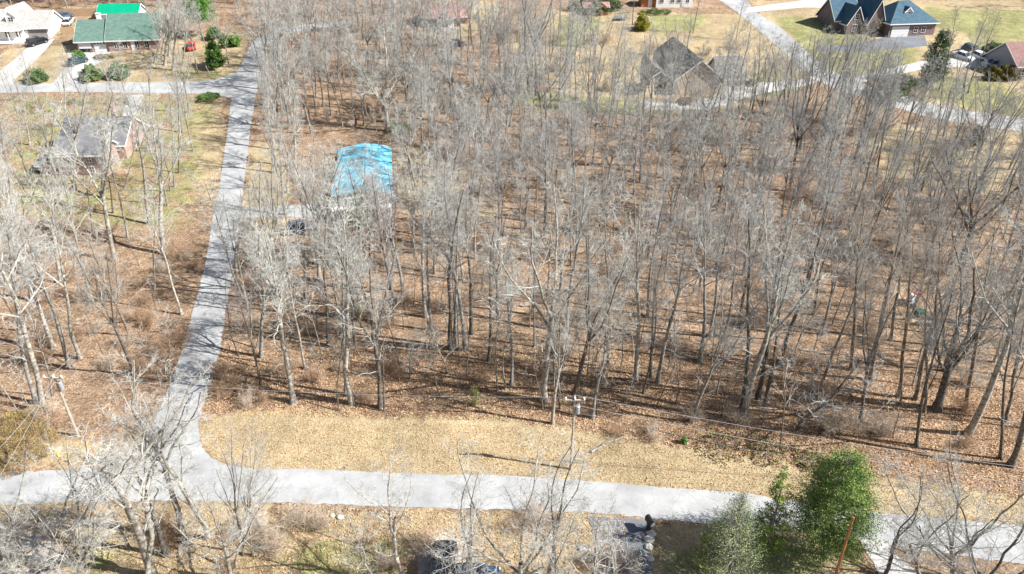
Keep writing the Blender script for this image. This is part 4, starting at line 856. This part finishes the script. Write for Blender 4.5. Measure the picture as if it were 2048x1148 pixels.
# ---------------------------------------------------------------- evergreens, shrubs, brush
def leaves(pts_,size,rg,asp=.5,up=0):
    n=len(pts_); d=norm(rg.normal(0,1,(n,3))+np.array([0,0,up])); e=norm(np.cross(d,rg.normal(0,1,(n,3)))); s=size*rg.uniform(.6,1.4,(n,1))
    a=pts_-e*s*asp*.5; b=pts_+e*s*asp*.5; V=np.stack([a-d*s*.5,b-d*s*.2,b*.5+a*.5+d*s*.6,a-d*s*.1],1).reshape(-1,3)
    f=np.arange(n*4).reshape(n,4); return V,f
def evergreen(px,py,ty,halfw,label,prof=None,n=26000,size=.16,m='needle',col=(1,1,1),name='evergreen_tree',nb=170,seed=1,tx=None,cat='tree',sparse=1.,base=.06,trunk=True,lean=0):
    x,y,z=at(px,py); h=zpx(y,ty)-z; rg=np.random.default_rng(seed); s=F/(y*math.cos(P)+(H-z)*math.sin(P)); rad=halfw/s
    prof=prof or (lambda t:(1-t)**.55*min(1,(t+.12)*3.2))
    r=empty(name,(x,y,z),0,label=label,cat=cat); r.rotation_euler=(0,R(lean),0)
    tr=MB(); T=grow(np.zeros((1,3)),np.array([[0,0,1.]]),np.array([h*.95]),9,.02,.02,rg); TR=(max(.05,h*.016)*(1-np.linspace(0,1,9)*.85))[None]; tubes(tr,T,TR,8)
    t=base+(1-base)*rg.uniform(0,1,nb)**1.05; az=np.arange(nb)*2.4+rg.normal(0,.3,nb); L=np.array([prof(q) for q in t])*rad*rg.uniform(.72,1.12,nb)
    p0=np.stack([np.interp(t*h,T[0,:,2],T[0,:,0]),np.interp(t*h,T[0,:,2],T[0,:,1]),t*h],-1)
    d0=np.stack([np.cos(az),np.sin(az),.12+.55*t],-1); B=grow(p0,d0,L,7,.09,.02,rg); BR=np.repeat(np.linspace(.035,.008,7)[None],nb,0)*np.maximum(.5,L[:,None]/2); tubes(tr,B,BR,4)
    if trunk: tr.obj('trunk',M['bark'],r).color=(.9,.88,.85,1)
    bi=rg.choice(nb,n,p=L**1.5/(L**1.5).sum()); u=rg.uniform(.25,1.05,n)**.7; xx=np.minimum(u,1)*6; i=np.minimum(xx.astype(int),5); fr=(xx-i)[:,None]
    # sprays: side shoots around each bough
    ns=9; clump=rg.normal(0,1,(nb,ns,3)); c=rg.integers(0,ns,n)
    q=B[bi,i]*(1-fr)+B[bi,i+1]*fr + clump[bi,c]*.13*np.maximum(.35,L[bi])[:,None]*sparse + rg.normal(0,.06,(n,3))*max(.6,rad/2)
    cr=MB().add(*leaves(q,size,rg,.42,.25)); o=cr.obj('crown',M[m],r); o.color=(*col,1); return r
def fx(t): return (1-t)**.5*min(1,.55+t*1.6)
evergreen(1648,1108,900,94,'big dense yellow-green conifer standing at the road edge, tallest evergreen',lambda t:(1-t)**.42*min(1,.45+t*2.2),66000,.12,col=(1.7,1.65,1.9),nb=320,seed=3,lean=-8,base=.13)
evergreen(1462,1165,980,74,'grey-green ragged conifer with bare twigs in front of the big conifer',lambda t:(1-t)**.6*min(1,.7+t),13000,.10,col=(2.5,2.0,4.2),nb=460,seed=4,sparse=1.2,lean=-6)
evergreen(1525,1118,935,44,'small bright green conifer poking up behind the ragged grey-green one',fx,9000,.13,col=(1.8,1.7,1.3),nb=120,seed=5)
evergreen(1420,1140,1045,46,'low dark green juniper beside the dark drive',fx,6000,.12,col=(1.9,1.5,2.2),nb=90,seed=15)
evergreen(432,136,84,24,'dark glossy holly tree at the corner of the upper road junction',fx,11000,.3,'leaf',(1.3,1.6,1.0),nb=100,seed=6)
evergreen(405,75,-30,32,'tall loose bright green pine right of the green shingle house',lambda t:.5+.5*math.sin(t*3),9000,.35,col=(.9,1.5,1.0),nb=90,seed=7,base=.3)
evergreen(452,95,68,13,'small round evergreen left of the two by the side lane',fx,5000,.25,'leaf',(1.5,2,1.3),nb=50,seed=8)
evergreen(470,92,72,16,'bright green rounded evergreen nearest the side lane bend',fx,6000,.25,'leaf',(2.0,2.6,1.2),nb=50,seed=9)
evergreen(432,78,56,18,'green evergreen bush behind the dark holly',fx,6000,.25,'leaf',(1.5,2,1.4),nb=50,seed=10)
evergreen(1284,60,27,18,'olive brown rounded cedar on the top lawn',lambda t:(1-t)**.6*min(1,.6+t*2),10000,.25,col=(3.2,2.0,.9),nb=110,seed=11)
evergreen(1860,168,62,34,'dark holly tree covered in grey twigs beside the plum house pad',fx,13000,.3,'leaf',(1.3,1.35,1.5),nb=130,seed=12)
evergreen(1790,195,160,46,'low spreading dark evergreen at the lane corner',lambda t:(1-t)**.4,9000,.3,'leaf',(1.3,1.3,1.5),nb=90,seed=13,trunk=True)
evergreen(1950,288,256,20,'small dark evergreen on the litter above the right woods',fx,6000,.22,'leaf',(.9,1.1,.9),nb=60,seed=14)
evergreen(1690,512,462,18,'loose green understorey holly right of the purple-tinged trees',fx,1500,.2,'leaf',(3.4,3,2.6),nb=50,seed=16,sparse=1.5)
evergreen(950,810,766,14,'yellow-green young pine at the woods edge left of the pale thick trunk',fx,700,.14,'needle',(2.6,1.9,2.2),nb=60,seed=17,sparse=1.4)
evergreen(1368,886,872,7,'tiny bright green bush at the edge of the mowed verge',fx,900,.16,'leaf',(2.6,3,2),nb=30,seed=20)
evergreen(725,455,380,30,'dull green cedar half hidden in front of the tarp house',fx,2600,.25,'needle',(1.5,1.7,1.1),nb=60,seed=21,sparse=1.5)
evergreen(715,640,560,16,'loose green cedar deep between pale trunks left of centre',fx,900,.2,'needle',(2.6,2.2,1.8),nb=50,seed=22,sparse=1.5)
def bush(px,py,hw,hh,label,col=(1,1,1),m='leaf',n=9000,size=.16,seed=1,long=1.,rz=0,cat='shrub',name='shrub'):
    x,y,z=at(px,py); s=F/(y*math.cos(P)+(H-z)*math.sin(P)); a=hw/s; b=a/long; c=hh/s; rg=np.random.default_rng(seed)
    r=empty(name,(x,y,z),R(rz),label=label,cat=cat)
    d=norm(rg.normal(0,1,(n,3))); d[:,2]=np.abs(d[:,2]); lump=1+.13*np.sin(d[:,0]*7+seed)+.13*np.sin(d[:,1]*8+2*seed)+.12*np.sin(d[:,2]*9+d[:,0]*11)
    rad=(rg.uniform(.6,1.02,n)**.35*lump)[:,None]; p=d*rad*np.array([a,b,c*1.0])+np.array([0,0,.15])
    o=MB().add(*leaves(p,size,rg,.6,.1)).obj('foliage',M[m],r); o.color=(*col,1)
    st=MB(); k=26; az=rg.uniform(0,6.28,k); G=grow(np.zeros((k,3)),np.stack([np.cos(az)*a,np.sin(az)*b,np.full(k,c)],-1),np.full(k,(a+c)*.6),6,.1,.02,rg); tubes(st,G,np.repeat(np.linspace(.03,.01,6)[None],k,0),4); st.obj('stems',M['brush'],r); return r
bush(75,162,20,20,'round blue-green juniper shrub beside the thin pole on the upper road',(1.9,1.75,2.6),seed=1,size=.2)
bush(185,158,20,22,'round grey-green shrub left of the pair by the upper road',(2.4,2.1,3.0),seed=2,size=.2)
bush(239,155,20,24,'round blue-green shrub right of the pair by the upper road',(1.8,1.8,2.4),seed=3,size=.2)
bush(158,118,11,14,'small round grey shrub on the island in the garage drive',(2.4,2.6,2.8),seed=4)
bush(48,905,64,44,'tan and olive twiggy bush beside the yellow marker post',(4.6,2.0,3.3),'leaf',26000,.08,5)
bush(30,872,60,40,'second tan twiggy bush directly behind the first',(4.9,2.2,3.4),'leaf',20000,.08,25)
bush(2004,158,36,23,'long clipped brown-green hedge below the silver estate car',(2.6,1.3,.7),'leaf',16000,.2,6,2.2,0,'hedge','hedge')
bush(2034,103,22,12,'bright green clipped hedge behind the plum roofed house',(2.2,3.8,1.4),'leaf',8000,.2,7,1.6,0,'hedge','hedge')
bush(2003,118,10,8,'tan rounded grass clump behind the silver estate car',(7,4.4,2.6),'leaf',3000,.2,8)
bush(1985,105,20,16,'dark grey-green bush behind the parked cars',(1.5,1.8,1.7),seed=9)
bush(418,196,22,7,'low dark green spreading shrub at the road junction',(1.5,1.8,1.2),seed=10,n=4000)
bush(210,116,22,5,'reddish low shrub row beside the garage drive',(3.2,1.5,1.8),seed=11,n=3000,long=2)
bush(800,262,22,16,'brown tangled shrub at the foot of the big pale tree',(3,2.2,1.5),'leaf',5000,.14,12)
bush(1190,18,46,20,'dark evergreen thicket behind the rusty shed',(.9,1.1,1.2),seed=14,n=7000,size=.3)
bush(1310,28,30,8,'low dark hedge in front of the white mobile home',(1.2,1.6,1.2),seed=15,n=4000,long=2.5)
bush(1270,182,20,14,'rust-red shrub beside the tan brick gable'[0:0] or 'dark shrub in the shade left of the tan brick house',(1.2,1.3,1.3),seed=16,n=4000)
bush(1370,205,14,8,'rust-red shrub below the tan brick gable',(6,2.0,1.4),seed=17,n=3000)
bush(1500,170,11,10,'small grey shrub right of the tan house garage',(2.5,2.6,2.6),seed=18,n=2500)
bush(1735,60,30,24,'brown leafless-looking ornamental at the slate house corner',(3.4,1.8,1.3),seed=19,n=5000,size=.2)
bush(1400,160+20,12,14,'dark foundation shrub against the tan brick gable',(1.4,1.8,1.2),seed=20,n=3000)
for i,(px,py,a_,b_) in enumerate([(1440,896,46,9),(1530,905,40,9),(1620,925,34,8)]):
    bush(px,py,a_,b_,['olive ivy patch at the right end of the mowed verge','olive ivy patch right beside the first','ivy patch just left of the big conifer top'][i],(2.0,1.2,1.2),seed=40+i,n=500,size=.2,long=.9,name='ground_ivy',cat='ivy')
# leafless brush: multi-stem clumps
def brush_mesh(seed,h=2.2):
    rg=np.random.default_rng(seed); b=MB(); k=22; az=rg.uniform(0,6.28,k); p0=np.stack([rg.normal(0,.35,k),rg.normal(0,.35,k),np.zeros(k)],-1)
    A=grow(p0,np.stack([np.cos(az)*.5,np.sin(az)*.5,np.ones(k)],-1),h*rg.uniform(.6,1.1,k),7,.14,.0,rg); AR=np.repeat(np.linspace(.02,.008,7)[None],k,0); tubes(b,A,AR,4)
    B=children(A,AR,np.full(k,h),8,.2,1.,(25,70),.4,.6,5,.18,.0,rg,.4); tubes(b,*B[:2],3); C=children(*B,6,.2,1.,(25,65),.5,.7,3,.2,0,rg,.3,rmin=.006); tubes(b,*C[:2],3)
    return b.data('brush',M['brush'])
BM=[brush_mesh(s) for s in range(201,207)]
BR_=[]
BZ=[([(400,560),(560,450),(1300,400),(2100,300),(2200,900),(1500,880),(1100,830),(420,820)],110),([(520,190),(1500,200),(2100,330),(1800,400),(800,420),(560,270)],50),([(-50,520),(390,540),(340,850),(-50,850)],28),([(540,20),(1230,100),(1100,200),(560,250)],30),([(950,60),(1560,60),(1640,200),(1230,240)],16),([(1500,180),(2048,260),(2048,330),(1600,300)],14),([(300,960+60),(600,1025),(900,1030),(1200,1040),(1180,1148),(200,1148)],12),([(-50,0),(500,0),(500,28),(-50,24)],16)]
for poly,cap in BZ:
    n=0;tries=0; W=[at(a,max(b,-12))[:2] for a,b in poly]; wx=[p[0] for p in W];wy=[p[1] for p in W]
    while n<cap and tries<5000:
        tries+=1; x=PR.uniform(min(wx),max(wx)); y=PR.uniform(min(wy),max(wy)); px,py=proj(x,y,tz(x,y))
        if not inpoly(px,py,poly) or any(inpoly(px,py,q) for q in NO) or not(-20<px<2070): continue
        BR_.append((x,y,px,py)); n+=1
for px,py in((370,520),(390,535),(352,515),(330,545),(300,650),(345,655),(240,930),(500,812),(530,806),(1490,800),(1700,860),(1640,850),(1760,870),(1235,870),(1310,880),(1200,1120),(1240,1130),(1180,1140),(1265,1140),(640,1055),(600,1050)): x,y,z=at(px,py); BR_.append((x,y,px,py))
CNT=defaultdict(int); BL=defaultdict(list)
for x,y,px,py in BR_:
    o=bpy.data.objects.new('brush',PR.choice(BM)); COL.objects.link(o); s=PR.uniform(.5,1.25); o.location=(x,y,tz(x,y)-.03); o.rotation_euler=(0,0,PR.uniform(0,6.28)); o.scale=(s*1.2,s*1.2,s)
    big=s>.9; tone=PR.choice([('brown',(1,.85,.7)),('grey',(1.25,1.25,1.25)),('tan',(1.15,.95,.8))]); o.color=(*tone[1],1)
    for zn,poly in ZN:
        if inpoly(px,py,poly): break
    else: zn='just beyond the frame'
    BL[(zn,big,tone[0])].append((px,o))
for (zn,big,tn),L_ in BL.items():
    L_.sort(key=lambda t:t[0])
    for i,(px,o) in enumerate(L_):
        s=f'{"big" if big else "small"} {tn} brush clump {zn}'
        if len(L_)>1: s=(f'{ORD[i%12]} from left, ' if i else 'leftmost ')+s
        tag(o,s,'shrub','leafless brush under the trees')
# fallen logs
LG=[(1405,670,1530,678),(1040,612,1090,616),(620,560,700,552),(860,645,880,672),(1330,700,1400,722),(1180,905,1260,870),(1640,870,1700,842),(520,750,590,760),(1240,668,1268,672),(150,650,260,644),(1900,640,1960,645),(1600,700,1680,712),(1300,470,1360,478),(1050,500,1090,492),(1740,700,1800,735)]
LN=['straight grey log across the second rank right of centre','short log behind the dark leaning tree','log near the side road in the mid woods','short log deep between thin trunks','dark log left of the pale leaning pair','crooked fallen limb just above the verge','fallen limb left of the big conifer top','log in the front woods near the side road','short weathered stick pile log at centre','long pale log left of the side road','log beside the play set','dark log right of the pale leaning pair','log in the rear woods','short log in the rear woods left of the other','slanting pale log toward the right side']
for (a,b,c,d),lb in zip(LG,LN):
    A=Vector(at(a,b))+Vector((0,0,.14)); B_=Vector(at(c,d))+Vector((0,0,.14)); m_=MB(); rg=np.random.default_rng(a); L=(B_-A).length
    G=np.linspace(0,1,9)[None,:,None]*np.array(B_-A)[None,None]; G=G+rg.normal(0,.08,G.shape)*np.array([1,1,.3]); RRr=np.linspace(.14,.06,9)[None]; tubes(m_,G,RRr,8)
    C=children(G,RRr,np.array([L]),5,.4,1,(30,60),.22,.5,5,.15,.05,rg); tubes(m_,*C[:2],4)
    m_.obj('fallen_log',M['bark'],None,tuple(A),True,label=lb,cat='log')
# loose leaves and sticks: real litter over the near woods floor and verge
def scatter(name,poly,n,size,cols,label,seed):
    rg=np.random.default_rng(seed); W=np.array([at(a,b)[:2] for a,b in poly]); mn,mx_=W.min(0),W.max(0); p=rg.uniform(mn,mx_,(n*3,2)); p=p[inpoly_np(p[:,0],p[:,1],[tuple(q) for q in W])][:n]
    q=np.concatenate([p,(terr(p[:,0],p[:,1])+.04+rg.uniform(0,.05,len(p)))[:,None]],1)
    m_=MB().add(*leaves(q,size,rg,.75,0)); return m_.obj(name,cols,None,kind='stuff',label=label,cat='leaves')
M['fallen']=mat('fallen_leaf',(.34,.19,.09),.8,scale=9,col2=(.72,.50,.30),detail=2)
scatter('leaf_litter',[(390,830),(1000,842),(1500,915),(1800,960),(2048,1000),(2048,780),(1500,700),(440,700)],45000,.13,M['fallen'],'loose brown oak leaves on the front woods floor and verge',5)
scatter('roadside_leaves',[(0,1006),(1250,1028),(1250,1200),(0,1200)],16000,.12,M['fallen'],'loose brown leaves on the grass below the main road',6)
scatter('verge_leaves',[(400,890),(440,930),(1180,958),(1700,1018),(2048,1050),(2048,1000),(1500,925),(1000,850),(410,835)],9000,.11,M['fallen'],'pale brown leaves on the mowed verge',7)
